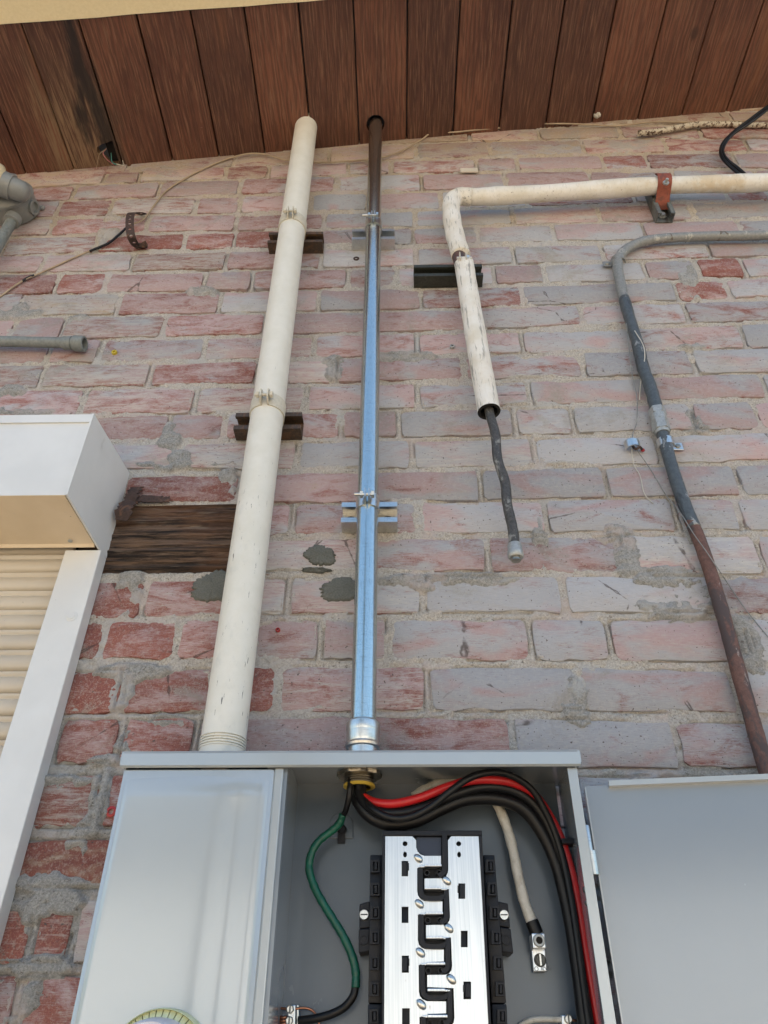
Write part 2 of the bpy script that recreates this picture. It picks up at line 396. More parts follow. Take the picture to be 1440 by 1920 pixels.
def make_alu():
    m = NT('brushed_aluminium')
    st = m.noise(500, m.map((1, 1, .012)), 4, .6); s2 = m.noise(150, m.map((1, 1, .03)), 5, .7)
    c = m.mix(m.step(st, .35, .65), (.60, .635, .665), (.72, .745, .765))
    c = m.mix(m.step(m.noise(260, m.map((1, 1, .25)), 4), .72, .77), c, (.35, .33, .31))
    return m.out(c, m.math('ADD', m.math('MULTIPLY', s2, .14), .24), 1.0, m.bump(st, .12, .0004))
def make_shutter(name, a, b):
    m = NT(name)
    c = m.mix(m.step(m.noise(12), .3, .7), a, b)
    c = m.mix(m.math('MULTIPLY', m.step(m.noise(16, m.map((1, 1, .5)), 6, .7), .62, .74), .35), c, (.34, .33, .31))
    c = m.mix(m.step(m.noise(210, None, 3), .76, .79), c, (.12, .09, .06))
    return m.out(c, .38, 0, m.bump(m.noise(300), .05, .0005))
def make_ground():
    m = NT('sunlit_concrete_ground')
    c = m.mix(m.step(m.noise(1.5, None, 6), .3, .7), (.49, .365, .235), (.57, .44, .295))
    c = m.mix(m.step(m.noise(60, None, 5, .7), .5, .75), c, (.42, .30, .18))
    return m.out(c, .9, 0, m.bump(m.noise(150), .5, .004))

M_brick = make_brick(); M_mortar = make_mortar(); M_cement = make_cement(); M_soffit = make_soffit(); M_lintel = make_lintel()
M_fascia = make_blotch('peeling_cream_paint', (.76, .66, .42), (.82, .72, .48), (.30, .22, .13), 40, .6, (.70, .74))
M_pipe = make_pipe_paint(); M_galv = make_galv(); M_zinc = make_galv('bright_zinc', (.66, .66, .63), .30)
M_strutg = make_galv('strut_galvanised', (.50, .49, .46), .35)
M_strutb = make_blotch('brown_painted_steel', (.042, .028, .018), (.075, .050, .032), (.11, .06, .03), 50, .5)
M_strutk = make_blotch('dark_green_steel', (.020, .022, .016), (.045, .048, .036), (.085, .085, .07), 50, .45, (.6, .7))
M_strutgr = make_blotch('grey_green_steel', (.09, .10, .095), (.15, .16, .15), (.06, .055, .05), 50, .45)
M_clampc = make_blotch('cream_painted_clamp', (.52, .49, .40), (.62, .58, .48), (.30, .20, .11), 60, .5, (.60, .68))
M_insulw = make_insul('white_pipe_wrap', False); M_insuls = make_insul('speckled_cream_pipe_wrap', True)
M_redcl = make_blotch('red_oxide_clamp', (.22, .052, .030), (.28, .072, .040), (.15, .045, .03), 50, .6)
M_dirtg = make_blotch('weathered_grey_conduit', (.20, .21, .21), (.28, .285, .275), (.12, .10, .08), 45, .55, (.58, .66), .2, (.42, .41, .38))
M_dirtd = make_blotch('dark_grey_conduit', (.062, .075, .085), (.095, .11, .12), (.045, .05, .055), 35, .45, (.55, .65), .2, (.30, .31, .31))
M_rust = make_blotch('rust_brown_conduit', (.105, .052, .042), (.165, .085, .064), (.070, .050, .048), 38, .65, (.46, .56), .1, (.29, .24, .22))
M_drip = make_blotch('paint_dripped_steel', (.030, .029, .028), (.075, .07, .065), (.24, .24, .225), 55, .5, (.54, .66))
M_coupl = make_blotch('dull_zinc_fitting', (.33, .34, .33), (.46, .47, .45), (.24, .23, .20), 60, .45, (.6, .7), .5)
M_greybox = paint('grey_cast_box', (.215, .225, .22), .38, .1, 30, 0, .3, (.13, .11, .09), (.64, .7))
M_greyemt = make_blotch('grey_painted_conduit', (.15, .17, .165), (.22, .235, .225), (.10, .095, .075), 30, .45, (.58, .68))
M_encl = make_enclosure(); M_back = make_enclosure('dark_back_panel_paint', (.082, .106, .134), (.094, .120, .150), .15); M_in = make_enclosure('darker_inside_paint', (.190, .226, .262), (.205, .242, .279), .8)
M_black = paint('black_moulded_plastic', (.010, .011, .015), .45, .2, 60, 0, .2, Specular_IOR_Level=.3)
M_alu = make_alu()
M_wireb = paint('black_cable_jacket', (.006, .006, .007), .42, .2, 40, 0, .1, Specular_IOR_Level=.35)
M_wirer = paint('red_cable_jacket', (.46, .012, .014), .33, .12, 40)
M_green = paint('green_tape', (.005, .085, .052), .35, .25, 70, 0, .5)
M_tape = make_blotch('off_white_tape', (.50, .48, .42), (.58, .56, .50), (.42, .39, .33), 40, .5)
M_brass = paint('zinc_locknut', (.38, .35, .29), .35, .2, 60, 1.0)
M_yellow = paint('yellow_bushing', (.62, .45, .07), .45)
M_shut_bounce = make_shutter('cream_aluminium_painted_bounce', (.70, .57, .40), (.76, .63, .46)); M_slat = make_shutter('tan_shutter_slats', (.49, .43, .345), (.55, .49, .40)); M_hous = make_shutter('off_white_housing', (.635, .645, .64), (.685, .695, .69))  # first one: underside cream made oranger, warm ground bounce painted into the colour
M_rustmetal = make_blotch('rusted_sheet_metal', (.035, .022, .018), (.075, .042, .032), (.14, .07, .04), 60, .75, (.55, .65))
M_bark = paint('dark_bark', (.05, .04, .032), .9, .3, 12); M_leaf = paint('dark_leaves', (.035, .06, .02), .6, .3, 20)
M_darkhole = paint('dark_cavity', (.012, .010, .008), .9)
M_beigecable = paint('beige_thin_cable', (.36, .28, .19), .55, .15, 40)
M_armor = make_blotch('rusty_whitewashed_armour', (.50, .44, .34), (.60, .54, .43), (.085, .045, .025), 90, .75, (.50, .58))
M_plug = paint('yellow_plastic_plug', (.55, .42, .03), .5); M_rplug = paint('red_plastic_plug', (.33, .02, .02), .45)
M_lens = paint('cream_lamp_glass', (.72, .62, .42), .25)
M_pinkw = paint('pink_wire', (.42, .16, .17), .5); M_greenw = paint('teal_wire', (.06, .22, .20), .5); M_whitew = paint('white_wire', (.55, .50, .42), .5)
M_copper = paint('copper_wire', (.45, .20, .12), .35, .1, 40, 1.0)
M_ring = make_blotch('yellowed_meter_ring', (.60, .58, .30), (.70, .69, .42), (.46, .40, .20), 35, .4, (.62, .72))
M_ringin = paint('pale_meter_face', (.62, .58, .60), .3)
M_ground = make_ground(); M_stucco = paint('white_stucco', (.69, .71, .71), .9, .06, 3, 0, .4); M_roof = paint('grey_shingle_roof', (.075, .085, .10), .9)

# ================================================================ SETTING
g = MB(); g.add([(-60, -60, 0), (60, -60, 0), (60, 60, 0), (-60, 60, 0)], [(0, 1, 2, 3)])
g.obj('ground', M_ground, kind='structure')

# ---- brick courses read off the photograph: (top, bottom) at x = 200, 763, 1300; joints at mid-course
C = [
 ((None,), (237, 262), (213, 227), []), ]
courses = [
 # L top,bot   M top,bot    R top,bot   joints
 ((255, 275), (212, 232), (186, 208), [60, 260, 480, 700, 900, 1090, 1320]),
 ((275, 294), (230, 248), (211, 228), [150, 350, 560, 790, 985, 1177, 1370]),
 ((291, 311), (250, 268), (237, 257), [100, 300, 505, 700, 880, 1010, 1163, 1313]),
 ((308, 326), (271, 297), (261, 283), [60, 240, 440, 617, 780, 918, 1093, 1247, 1400]),
 ((320, 343), (302, 323), (289, 313), [30, 197, 263, 422, 505, 653, 733, 893, 970, 1130, 1213, 1377]),
 ((347, 371), (328, 355), (321, 345), [138, 298, 450, 630, 790, 947, 1107, 1263, 1420]),
 ((375, 402), (362, 390), (350, 376), [110, 208, 367, 450, 583, 690, 827, 987, 1187, 1360]),
 ((408, 435), (397, 423), (381, 410), [97, 277, 443, 607, 778, 960, 1123, 1297]),
 ((442, 470), (428, 455), (416, 447), [8, 182, 347, 440, 600, 775, 895, 1038, 1207, 1390]),
 ((477, 507), (467, 497), (457, 482), [80, 248, 425, 602, 780, 963, 1130, 1330]),
 ((513, 547), (503, 535), (488, 520), [107, 197, 383, 473, 653, 743, 927, 1020, 1210, 1307]),
 ((551, 587), (542, 577), (528, 560), [40, 222, 412, 598, 790, 980, 1267, 1365]),
 ((594, 632), (583, 618), (568, 603), [117, 307, 498, 700, 895, 1090, 1288]),
 ((637, 676), (627, 664), (612, 652), [188, 383, 588, 783, 980, 1190, 1393]),
 ((683, 722), (672, 712), (658, 700), [78, 282, 483, 627, 870, 1092, 1300]),
 ((731, 776), (722, 763), (707, 747), [155, 367, 573, 783, 992, 1215, 1433]),
 ((779, 823), (772, 817), (758, 805), [120, 315, 422, 640, 747, 965, 1075, 1300, 1420]),
 ((835, 877), (827, 875), (817, 865), [130, 337, 558, 772, 1002, 1237]),
 ((897, 940), (885, 937), (875, 928), [230, 450, 680, 902, 1137, 1383]),
 ((956, 1003), (943, 998), (937, 993), [480, 548, 785, 1023, 1267]),
 ((1020, 1072), (1010, 1068), (1007, 1072), [470, 680, 915, 1175, 1427]),
 ((1092, 1157), (1083, 1147), (1083, 1147), [60, 270, 460, 540, 792, 1058, 1345]),
 ((1167, 1233), (1163, 1235), (1163, 1237), [193, 332, 475, 600, 728, 995, 1143, 1403]),
 ((1258, 1335), (1250, 1330), (1257, 1333), [232, 400, 520, 802, 1088, 1380]),
 ((1350, 1430), (1348, 1437), (1355, 1438), [105, 222, 367, 680, 962, 1270]),
 ((1455, 1548), (1457, 1545), (1459, 1550), [30, 190, 470, 800, 1080, 1380]),
 ((1575, 1663), (1573, 1660), (1575, 1660), [-60, 330, 600, 900, 1200]),
 ((1693, 1803), (1690, 1800), (1692, 1800), [-40, 62, 140, 450, 780, 1100, 1350]),
 ((1830, 1945), (1828, 1940), (1830, 1940), [30, 330, 650, 950, 1250]),
]
def qy(t, x):
    (x0, y0), (x1, y1), (x2, y2) = t
    x = max(-80, min(1540, x))
    return y0*(x-x1)*(x-x2)/((x0-x1)*(x0-x2))+y1*(x-x0)*(x-x2)/((x1-x0)*(x1-x2))+y2*(x-x0)*(x-x1)/((x2-x0)*(x2-x1))
XL, XR = -1.17, 1.27
RAIL_X = -.4735          # right edge of the window opening
WIN_TOP = P(220, 880, 0).z
LINT_R = P(462, 1010, 0).x
LINT_T, LINT_B = P(300, 948, 0).z, P(300, 1074, 0).z
bricks = []                          # x0,x1,zt0,zt1,zb0,zb1 (world)
for ci, (Lc, Mc, Rc, js) in enumerate(courses):
    T = ((200, Lc[0]), (763, Mc[0]), (1300, Rc[0])); B = ((200, Lc[1]), (763, Mc[1]), (1300, Rc[1]))
    zt = lambda px: P(px, qy(T, px)).z
    zb = lambda px: P(px, qy(B, px)).z
    mid = lambda px: (qy(T, px)+qy(B, px))/2
    xs = sorted(P(j, mid(j)).x for j in js)
    while xs[0] > XL+.05: xs.insert(0, xs[0]-random.choice((.215, .212, .105)))
    while xs[-1] < XR-.05: xs.append(xs[-1]+random.choice((.215, .212, .105)))
    def zat(fn, xw):                 # z of the curve at a world x
        px = 720
        for _ in range(6):
            p = P(px, qy(T if fn is zt else B, px)); px += (xw-p.x)*F/max(.9, 1.0+(p.z-1.6)*.62)
            px = max(-200, min(1700, px))
        return fn(px)
    for a, b in zip(xs[:-1], xs[1:]):
        gap = .0055+random.uniform(-.001, .0015)
        x0, x1 = a+gap, b-gap
        zc = zat(zt, (x0+x1)/2)
        if x0 < RAIL_X and zc < WIN_TOP:
            if x1 < RAIL_X+.02: continue
            x0 = max(x0, RAIL_X-.03)
        if LINT_B-.01 < (zc+zat(zb, (x0+x1)/2))/2 < LINT_T+.005:
            if x1 < LINT_R+.02: continue
            x0 = max(x0, LINT_R+.004)
        q = (x0, x1, zat(zt, x0), zat(zt, x1), zat(zb, x0), zat(zb, x1), ci)
        if min(q[4], q[5]) > zs((x0+x1)/2)+.002: continue
        if x1-x0 > .03: bricks.append(q)

wall = thing('brick_wall', 'old brick wall of pink, grey and red washed bricks with rough sandy mortar', 'wall', (0, 0, 0))
def smstep(v, a, b): t = np.clip((v-a)/(b-a), 0, 1); return t*t*(3-2*t)
# cement smears over the bricks: px,py, radius x,y in px, height m
SM = [(1262, 1112, 62, 42, .006), (1168, 1022, 26, 44, .0045), (840, 1092, 120, 16, .0042), (1160, 1025, 30, 20, .004), (1398, 1200, 30, 55, .004), (1080, 1320, 24, 40, .0035),
      (1012, 1010, 12, 40, .004), (110, 1468, 50, 16, .0052), (140, 1590, 20, 34, .0048), (95, 1655, 60, 22, .006), (110, 1690, 50, 26, .005), (60, 1712, 20, 18, .004), (75, 1815, 50, 20, .006),
      (62, 1870, 22, 30, .004), (330, 862, 100, 14, .004), (425, 905, 18, 22, .004), (240, 1262, 60, 18, .0055), (228, 1300, 22, 30, .004), (30, 585, 40, 14, .0045), (20, 742, 22, 16, .004), (50, 770, 60, 10, .004),
      (185, 1500, 20, 60, .005), (628, 690, 22, 20, .004), (1215, 1470, 30, 20, .004), (240, 1392, 22, 20, .004), (200, 1425, 36, 10, .004), (380, 550, 26, 12, .004), (240, 1110, 24, 40, .0045),
      (1290, 640, 26, 16, .003), (1290, 520, 14, 30, .003), (205, 430, 18, 24, .003), (150, 600, 20, 12, .003), (760, 670, 60, 10, .003), (1300, 790, 26, 20, .003), (1310, 1030, 14, 50, .003), (310, 1360, 30, 20, .003), (315, 830, 18, 30, .004)]
def build_mortar():
    xs = np.arange(XL, XR, .0031)
    zz = [1.50]
    while zz[-1] < 4.2: zz.append(zz[-1]+.0024+.0019*max(0, zz[-1]-1.8))
    zz = np.array(zz); X, Z = np.meshgrid(xs, zz)
    sd = np.full(X.shape, -.02)
    for x0, x1, a0, a1, b0, b1, ci in bricks:
        i0, i1 = np.searchsorted(xs, [x0-.015, x1+.015]); zt_, zb_ = max(a0, a1), min(b0, b1)
        j0, j1 = np.searchsorted(zz, [zb_-.015, zt_+.015])
        if i1 <= i0 or j1 <= j0: continue
        x = X[j0:j1, i0:i1]; z = Z[j0:j1, i0:i1]; t = np.clip((x-x0)/(x1-x0), 0, 1)
        d = np.minimum(np.minimum(x-x0, x1-x), np.minimum(a0+(a1-a0)*t-z, z-(b0+(b1-b0)*t)))
        sd[j0:j1, i0:i1] = np.maximum(sd[j0:j1, i0:i1], d)
    S = np.zeros(X.shape)
    for px, py, rx, ry, h in SM:
        c = P(px, py); a = P(px+rx, py).x-c.x; b = abs(P(px, py-ry).z-c.z)
        e = ((X-c.x)/a)**2+((Z-c.z)/b)**2; S = np.maximum(S, (h+.0035)*smstep(1-e*.55+fbm(X*38, Z*60, 4, 5)*1.1, 0, .55))
    n1 = fbm(X*22, Z*40, 4, 1); n2 = fbm(X*95, Z*120, 3, 2); n3 = fbm(X*260, Z*260, 2, 4); big = fbm(X*4.2, Z*6, 3, 9)
    joint = -.0022+.0042*n1+.0056*n2+.0040*n3+.004*big
    # over the brick: slopes away below the face except where it was smeared
    over = -.0014-.50*np.clip(sd-.0012, 0, .02)+.0076*n1+.0046*n2+.0024*n3+.007*big
    w = smstep(sd, -.003, .001)
    h = joint*(1-w)+over*w
    # shrinkage cracks along the brick edges
    ck = smstep(.0021-np.abs(sd+.0006), 0, .0012)*(fbm(X*9, Z*14, 3, 12) > .015)
    h = h-.006*ck
    h = h+np.where(S > 0, S, 0)+.35*S*(n2*2)
    h = np.minimum(h, .0052+.004*n2)
    # nothing proud behind the shutter and the timber
    win = (X < RAIL_X-.012) & (Z < WIN_TOP-.03); h = np.where(win, -.03, h)
    lin = (X < LINT_R-.004) & (Z < LINT_T-.002) & (Z > LINT_B+.002) & (X > RAIL_X-.05); h = np.where(lin, -.035, h)
    top = wa.z+(X-wa.x)*SS+.012
    Z2 = np.minimum(Z, top)
    V = np.stack([X, -h, Z2], -1).reshape(-1, 3); ny, nx = X.shape
    idx = np.arange(ny*nx).reshape(ny, nx)
    Fq = np.stack([idx[:-1, :-1], idx[:-1, 1:], idx[1:, 1:], idx[1:, :-1]], -1).reshape(-1, 4)
    keep = ~((Z2[:-1, :-1] >= top[:-1, :-1]-1e-6) & (Z2[1:, 1:] >= top[1:, 1:]-1e-6)).reshape(-1)
    Fq = Fq[keep]
    o = mesh_obj('mortar', V, Fq, M_mortar, wall, 180)
    at = o.data.attributes.new('cement', 'FLOAT', 'POINT'); at.data.foreach_set('value', np.clip(S/.0035, 0, 1).astype(np.float32).ravel())
build_mortar()
def brick_mesh(q, mb=None):
    x0, x1, a0, a1, b0, b1, ci = q
    n = 7; ring = []
    def J(s=.0016): return random.gauss(0, s)
    c = random.uniform(.0015, .006)
    top = [(x0+c+(x1-x0-2*c)*(k+(J(.12) if 0 < k < n else 0))/n, a0+(a1-a0)*k/n+J(.0014)) for k in range(n+1)]
    bot = [(x1-c-(x1-x0-2*c)*(k+(J(.12) if 0 < k < n else 0))/n, b1+(b0-b1)*k/n+J(.0014)) for k in range(n+1)]
    l = [(x0+J(.0008), b0+(a0-b0)*t) for t in (.12, .5, .88)]; r = [(x1+J(.0008), a1+(b1-a1)*t) for t in (.12, .5, .88)]
    ring = l+top+r+bot; N = len(ring); cx, cz = (x0+x1)/2, (a0+a1+b0+b1)/4
    fy = -random.uniform(-.0012, .0016); tx, tz = J(.006), J(.012)
    V = []
    for k, s, dy in ((0, 1.0, .030), (1, 1.0, .0011), (2, None, 0)):
        for x, z in ring:
            if s is None:
                ix = x+max(-.0014, min(.0014, (cx-x)*.1)); iz = z+max(-.0014, min(.0014, (cz-z)*.1)); V.append(Vector((ix, fy+tx*(ix-cx)+tz*(iz-cz)+J(.0001), iz)))
            else: V.append(Vector((x, fy+dy+(tx*(x-cx)+tz*(z-cz) if dy < .01 else 0), z)))
    Fc = []
    for k in range(2):
        for i in range(N): Fc.append((k*N+i, k*N+(i+1) % N, (k+1)*N+(i+1) % N, (k+1)*N+i))
    Fc.append(tuple(2*N+i for i in range(N)))
    return V, Fc
# individual faces that stand out in the photo: (px, py, wash, blue, tan, chalk)
SPEC = [(200, 460, .30, .2, .1, .3), (260, 490, .2, .1, .1, .5), (155, 1200, .15, 0, 0, .1), (265, 1200, .38, .05, 0, .25), (170, 1300, .08, 0, 0, .3), (310, 1310, .55, .05, 0, .3), (110, 1520, .22, .1, 0, .7),
        (100, 1620, .12, 0, .35, .1), (300, 1390, .52, .1, 0, .3), (150, 1390, .48, 0, .1, .2), (200, 1130, .35, .1, 0, .4), (360, 1130, .62, .0, 0, .5), (380, 910, .42, .0, 0, .3), (60, 1750, .15, 0, 0, .5), (180, 1770, .1, 0, .3, .2), (100, 1880, .5, .1, 0, 1.),
        (1400, 500, .28, .1, .1, .2), (1340, 550, .45, 0, 0, .3), (1180, 1200, .85, .55, 0, .1), (1070, 1200, 1.0, .8, 0, .4), (950, 1290, 1.2, 1., 0, 0), (1210, 1390, 1.2, 1., 0, 0), (1120, 1390, 1.2, 1., 0, 0), (1350, 1390, .8, .7, 0, 0), (860, 1390, .68, .2, 0, .1),
        (860, 1200, .95, .55, 0, .1), (620, 380, 1.1, 1., .1, 0), (700, 410, 1.1, 1., .1, 0), (850, 375, 1.0, .9, .1, 0), (950, 380, 1.0, .8, .2, 0), (560, 440, .5, .2, .1, .1), (160, 560, .9, .5, .4, 1.), (1080, 550, 1.0, .95, 0, 0), (1330, 400, 1.0, 1., .1, 0), (1200, 430, 1.0, 1., 0, 0), (640, 840, 1.0, .9, 0, 0),
        (1230, 1290, 1.0, .75, 0, 0), (1380, 1130, .85, .3, 0, .3), (430, 1200, .6, .1, 0, .2), (60, 570, .8, .8, .1, .5), (600, 1290, .75, .35, 0, .6), (550, 1200, .85, .4, 0, .4), (600, 1040, 1.0, .35, 0, .8), (520, 1110, 1.0, .6, 0, .8), (600, 1120, 1.0, .5, 0, .7)]
def brick_colour(px, py):
    tn = max(0, min(1, (350-py-(px-720)*.08)/110))
    right = max(0, min(1, (px-520)/400)); mid = max(0, min(1, (py-330)/150))
    wash = .86+.16*right*mid+random.gauss(0, .15); blue = .26+.46*right*mid+random.gauss(0, .22)
    if px < 480 and py < 520: wash -= .14
    if px < 480 and py > 1080: wash -= .22; blue -= .1
    chalk = max(0, random.gauss(.45 if px < 560 else .22, .25))
    for sx, sy, w, b, t, c in SPEC:
        if abs(px-sx) < 70 and abs(py-sy) < 16+(sy-300)*.02: return (w, b, t, c)
    return (wash, blue, tn+random.gauss(0, .06), chalk)
big_seen = 0
for q in bricks:
    V, Fc = brick_mesh(q)
    o = mesh_obj('brick', V, Fc, M_brick, wall, 40)
    px, py = proj(Vector(((q[0]+q[1])/2, 0, (q[2]+q[4])/2)))
    o.color = brick_colour(px, py)
print('bricks', len(bricks))
# beyond the frame: plain running bond as one part, and the core of the wall
st = MB()
def far_brick(x0, x1, z0, z1):
    V, Fc = brick_mesh((x0, x1, z1, z1, z0, z0, 0)); st.add(V, Fc)
row = 0; z = .01
while z < 4.1:
    off = (row % 2)*.107
    for sx in range(-15, 16):
        x0 = sx*.215+off; x1 = x0+.204; z1 = z+.060
        seen = x1 > XL+.01 and x0 < XR-.01 and z1 > 1.5
        if seen: continue
        if z1 > zs(x0)+.01: continue
        if x0 < RAIL_X and -1.75 < x0 and .9 < z < WIN_TOP: continue
        far_brick(x0, x1, z, z1)
    z += .0725; row += 1
st.obj('brick_courses', M_brick, wall, kind='stuff').color = (.7, .3, 0, .2)
core = MB(); xa, xb = -6.0, 6.0
core.prism([(xa, 0), (xb, 0), (xb, zs(xb)+.05), (XR+.2, zs(XR+.2)+.05), (XL-.2, zs(XL-.2)+.05), (xa, max(2.4, zs(xa)))], -.036, -.30)
core.obj('wall_core', M_mortar, wall)
edge = MB()                          # mortar face round the detailed part
def strip(x0, x1, z0, z1):
    edge.prism([(x0, z0), (x1, z0), (x1, min(z1, zs(x1)+.02)), (x0, min(z1, zs(x0)+.02))], -.005, -.034)
strip(-3.5, XL+.002, 0, 9); strip(XR-.004, 3.5, 0, 9); strip(XL+.002, XR-.004, 0, 1.502)
edge.obj('mortar_bed', M_mortar, wall)

# fresh cement patches: irregular low mounds
def patch(px, py, rx, ry, name='cement_patch'):
    mb = MB(); c = P(px, py); a = P(px+rx, py).x-c.x; b = abs(P(px, py-ry).z-c.z); n = 64; V = [Vector((c.x, -.0052, c.z))]; Fc = []
    rr = [1+random.gauss(0, .06)+.10*math.sin(2*k*2*PI/n+px)+.07*math.sin(5*k*2*PI/n+py) for k in range(n)]
    for s, d in ((.45, .0050), (.8, .0044), (.95, .0032), (1.0, -.001)):
        for k in range(n):
            t = 2*PI*k/n; V.append(Vector((c.x+a*rr[k]*s*math.cos(t), -d+random.gauss(0, .0005), c.z+b*rr[k]*s*math.sin(t))))
    for k in range(n): Fc.append((0, 1+k, 1+(k+1) % n))
    for l in range(3):
        for k in range(n): Fc.append((1+l*n+k, 1+l*n+(k+1) % n, 1+(l+1)*n+(k+1) % n, 1+(l+1)*n+k))
    mb.add(V, Fc); return mb.obj(name, M_cement, wall, 60, label='dark grey patch of fresh cement')
patch(600, 1042, 29, 19); patch(640, 1106, 42, 21); patch(402, 1100, 42, 28); patch(593, 1070, 26, 5)

# timber lintel let into the wall beside the shutter
lt = MB(); nx, nz = 160, 90
lx = np.linspace(RAIL_X-.05, LINT_R, nx); lz = np.linspace(LINT_B, LINT_T, nz); X, Z = np.meshgrid(lx, lz)
hh = .0010+.013*fbm(X*4, Z*110, 3, 31)+.006*fbm(X*12, Z*260, 2, 33)-.004*smstep(np.abs(Z-(LINT_B+LINT_T)/2)/((LINT_T-LINT_B)/2), .86, 1.0)
V = np.stack([X, -hh, Z], -1).reshape(-1, 3); idx = np.arange(nx*nz).reshape(nz, nx)
Fq = np.stack([idx[:-1, :-1], idx[:-1, 1:], idx[1:, 1:], idx[1:, :-1]], -1).reshape(-1, 4)
tl = thing('timber_lintel', 'dark weathered timber beam let into the bricks beside the shutter housing', 'beam', ((RAIL_X+LINT_R)/2, 0, LINT_B))
mesh_obj('weathered_face', V, Fq, M_lintel, tl, 180)
MB().prism([(RAIL_X-.05, LINT_B), (LINT_R, LINT_B), (LINT_R, LINT_T), (RAIL_X-.05, LINT_T)], -.004, -.033).obj('timber', M_lintel, tl)

# ================================================================ EAVE: soffit boards, cream barge board, roof
eave = thing('roof_eave', 'sloping roof overhang lined with red-brown stained boards above the brick wall', 'roof', (0, -.33, zs(0)))
EDGE = .349
gl = [(-45, 335), (48, 326), (140, 320), (230, 311), (324, 302), (411, 295), (497, 287), (585, 279), (674, 270), (762, 262), (849, 254), (935, 246), (1023, 238), (1110, 230), (1196, 223), (1278, 216), (1362, 208), (1448, 200), (1532, 192)]
gx = [PS(*p).x for p in gl]
while gx[0] > -3: gx.insert(0, gx[0]-.128)
while gx[-1] < 3: gx.append(gx[-1]+.128)
def board(x0, x1, holes=()):
    """board along y, lower face in the soffit plane, 19 mm thick; holes are world x,y loops"""
    gap = .0009+random.uniform(0, .0014); x0 += gap; x1 -= gap
    y0, y1 = .012, -EDGE; dz = random.uniform(-.0008, .0012)
    outer = [(x0, y1), (x1, y1)]; outer = [(x0, y1), (x1, y1), (x1, y0), (x0, y0)]
    pts = [Vector(p) for p in outer]; loops = [[0, 1, 2, 3]]
    hs = []
    for h in holes:
        if all(x0 < p[0] < x1 for p in h): hs.append(h); loops.append(list(range(len(pts), len(pts)+len(h)))); pts += [Vector(p) for p in h]
    ed = [(l[i], l[(i+1) % len(l)]) for l in loops for i in range(len(l))]
    vo, eo, fo, *_ = delaunay_2d_cdt(pts, ed, [], 1, 1e-7)
    bm = bmesh.new(); vs = [bm.verts.new((p.x, p.y, zs(p.x)+dz)) for p in vo]
    for f in fo:
        c = sum((vo[i] for i in f), Vector((0, 0)))/len(f); skip = False
        for h in hs:
            mx, my = sum(p[0] for p in h)/len(h), sum(p[1] for p in h)/len(h)
            r = False
            for i in range(len(h)):
                a, b = h[i], h[(i+1) % len(h)]
                if (a[1] > c[1]) != (b[1] > c[1]) and c[0] < (b[0]-a[0])*(c[1]-a[1])/(b[1]-a[1])+a[0]: r = not r
            skip |= r
        if not skip: bm.faces.new([vs[i] for i in f])
    r = bmesh.ops.extrude_face_region(bm, geom=bm.faces[:])
    for g_ in r['geom']:
        if isinstance(g_, bmesh.types.BMVert): g_.co.z += .019
    bmesh.ops.recalc_face_normals(bm, faces=bm.faces)
    if not hs:
        es = [e for e in bm.edges if abs(e.verts[0].co.x-e.verts[1].co.x) < 1e-5 and abs(e.verts[0].co.y-e.verts[1].co.y) > .3]
        bmesh.ops.bevel(bm, geom=es, offset=.0022, segments=1, affect='EDGES')
    bm.verts.index_update(); mb = MB(); mb.add([v.co.copy() for v in bm.verts], [[v.index for v in f.verts] for f in bm.faces]); bm.free()
    return mb.obj('soffit_board', M_soffit, eave)
hc = PS(704, 233); HOLE1 = [(hc.x+.0245*math.cos(k*PI/10), hc.y+.0245*math.sin(k*PI/10)) for k in range(20)]
hb = [(181, 277), (191, 270), (200, 268), (208, 264), (219, 264), (225, 271), (228, 284), (232, 300), (233, 314), (217, 318), (206, 310), (198, 300), (189, 294), (182, 286)]
hx0 = sorted(gx)[[i for i, x in enumerate(gx) if x < PS(200, 290).x][-1]]
hx1 = sorted(gx)[[i for i, x in enumerate(gx) if x > PS(200, 290).x][0]]
HOLE2 = [(min(max(PS(*p).x, hx0+.0065), hx1-.0065), min(PS(*p).y, -.004)) for p in hb]
for a, b in zip(gx[:-1], gx[1:]): board(a, b, (HOLE1, HOLE2))
fa = MB(); n = 90; x0, x1 = -3.0, 3.0; V = []
for i in range(n+1):
    x = x0+(x1-x0)*i/n
    j = random.uniform(-.0010, .0010)
    for y, dz in ((-EDGE+.004+j, -.004), (-EDGE-.045, -.004), (-EDGE-.045, .16), (-EDGE+.004+j, .03)): V.append(Vector((x, y, zs(x)+dz)))
Fc = [(i*4+k, i*4+(k+1) % 4, (i+1)*4+(k+1) % 4, (i+1)*4+k) for i in range(n) for k in range(4)]+[(0, 1, 2, 3), (n*4, n*4+3, n*4+2, n*4+1)]
fa.add(V, Fc).obj('barge_board', M_fascia, eave)
rf = MB()
def slab(y0, y1, z0, z1, xa=-3.4, xb=3.4):
    V = [Vector((x, y, zs(x)+z)) for x in (xa, xb) for y in (y0, y1) for z in (z0, z1)]
    rf.add(V, [(0, 1, 3, 2), (4, 5, 7, 6), (0, 1, 5, 4), (2, 3, 7, 6), (0, 2, 6, 4), (1, 3, 7, 5)])
slab(-EDGE-.04, 5, .021, .17, -6, 6); rf.obj('roof_deck', M_roof, eave)
bx = MB(); c = PS(208, 288)            # box above the ragged hole
bx.box((c.x-.05, -.005, zs(c.x)+.019), (c.x+.05, -.12, zs(c.x)+.0205)); bx.obj('junction_recess', M_darkhole, eave)
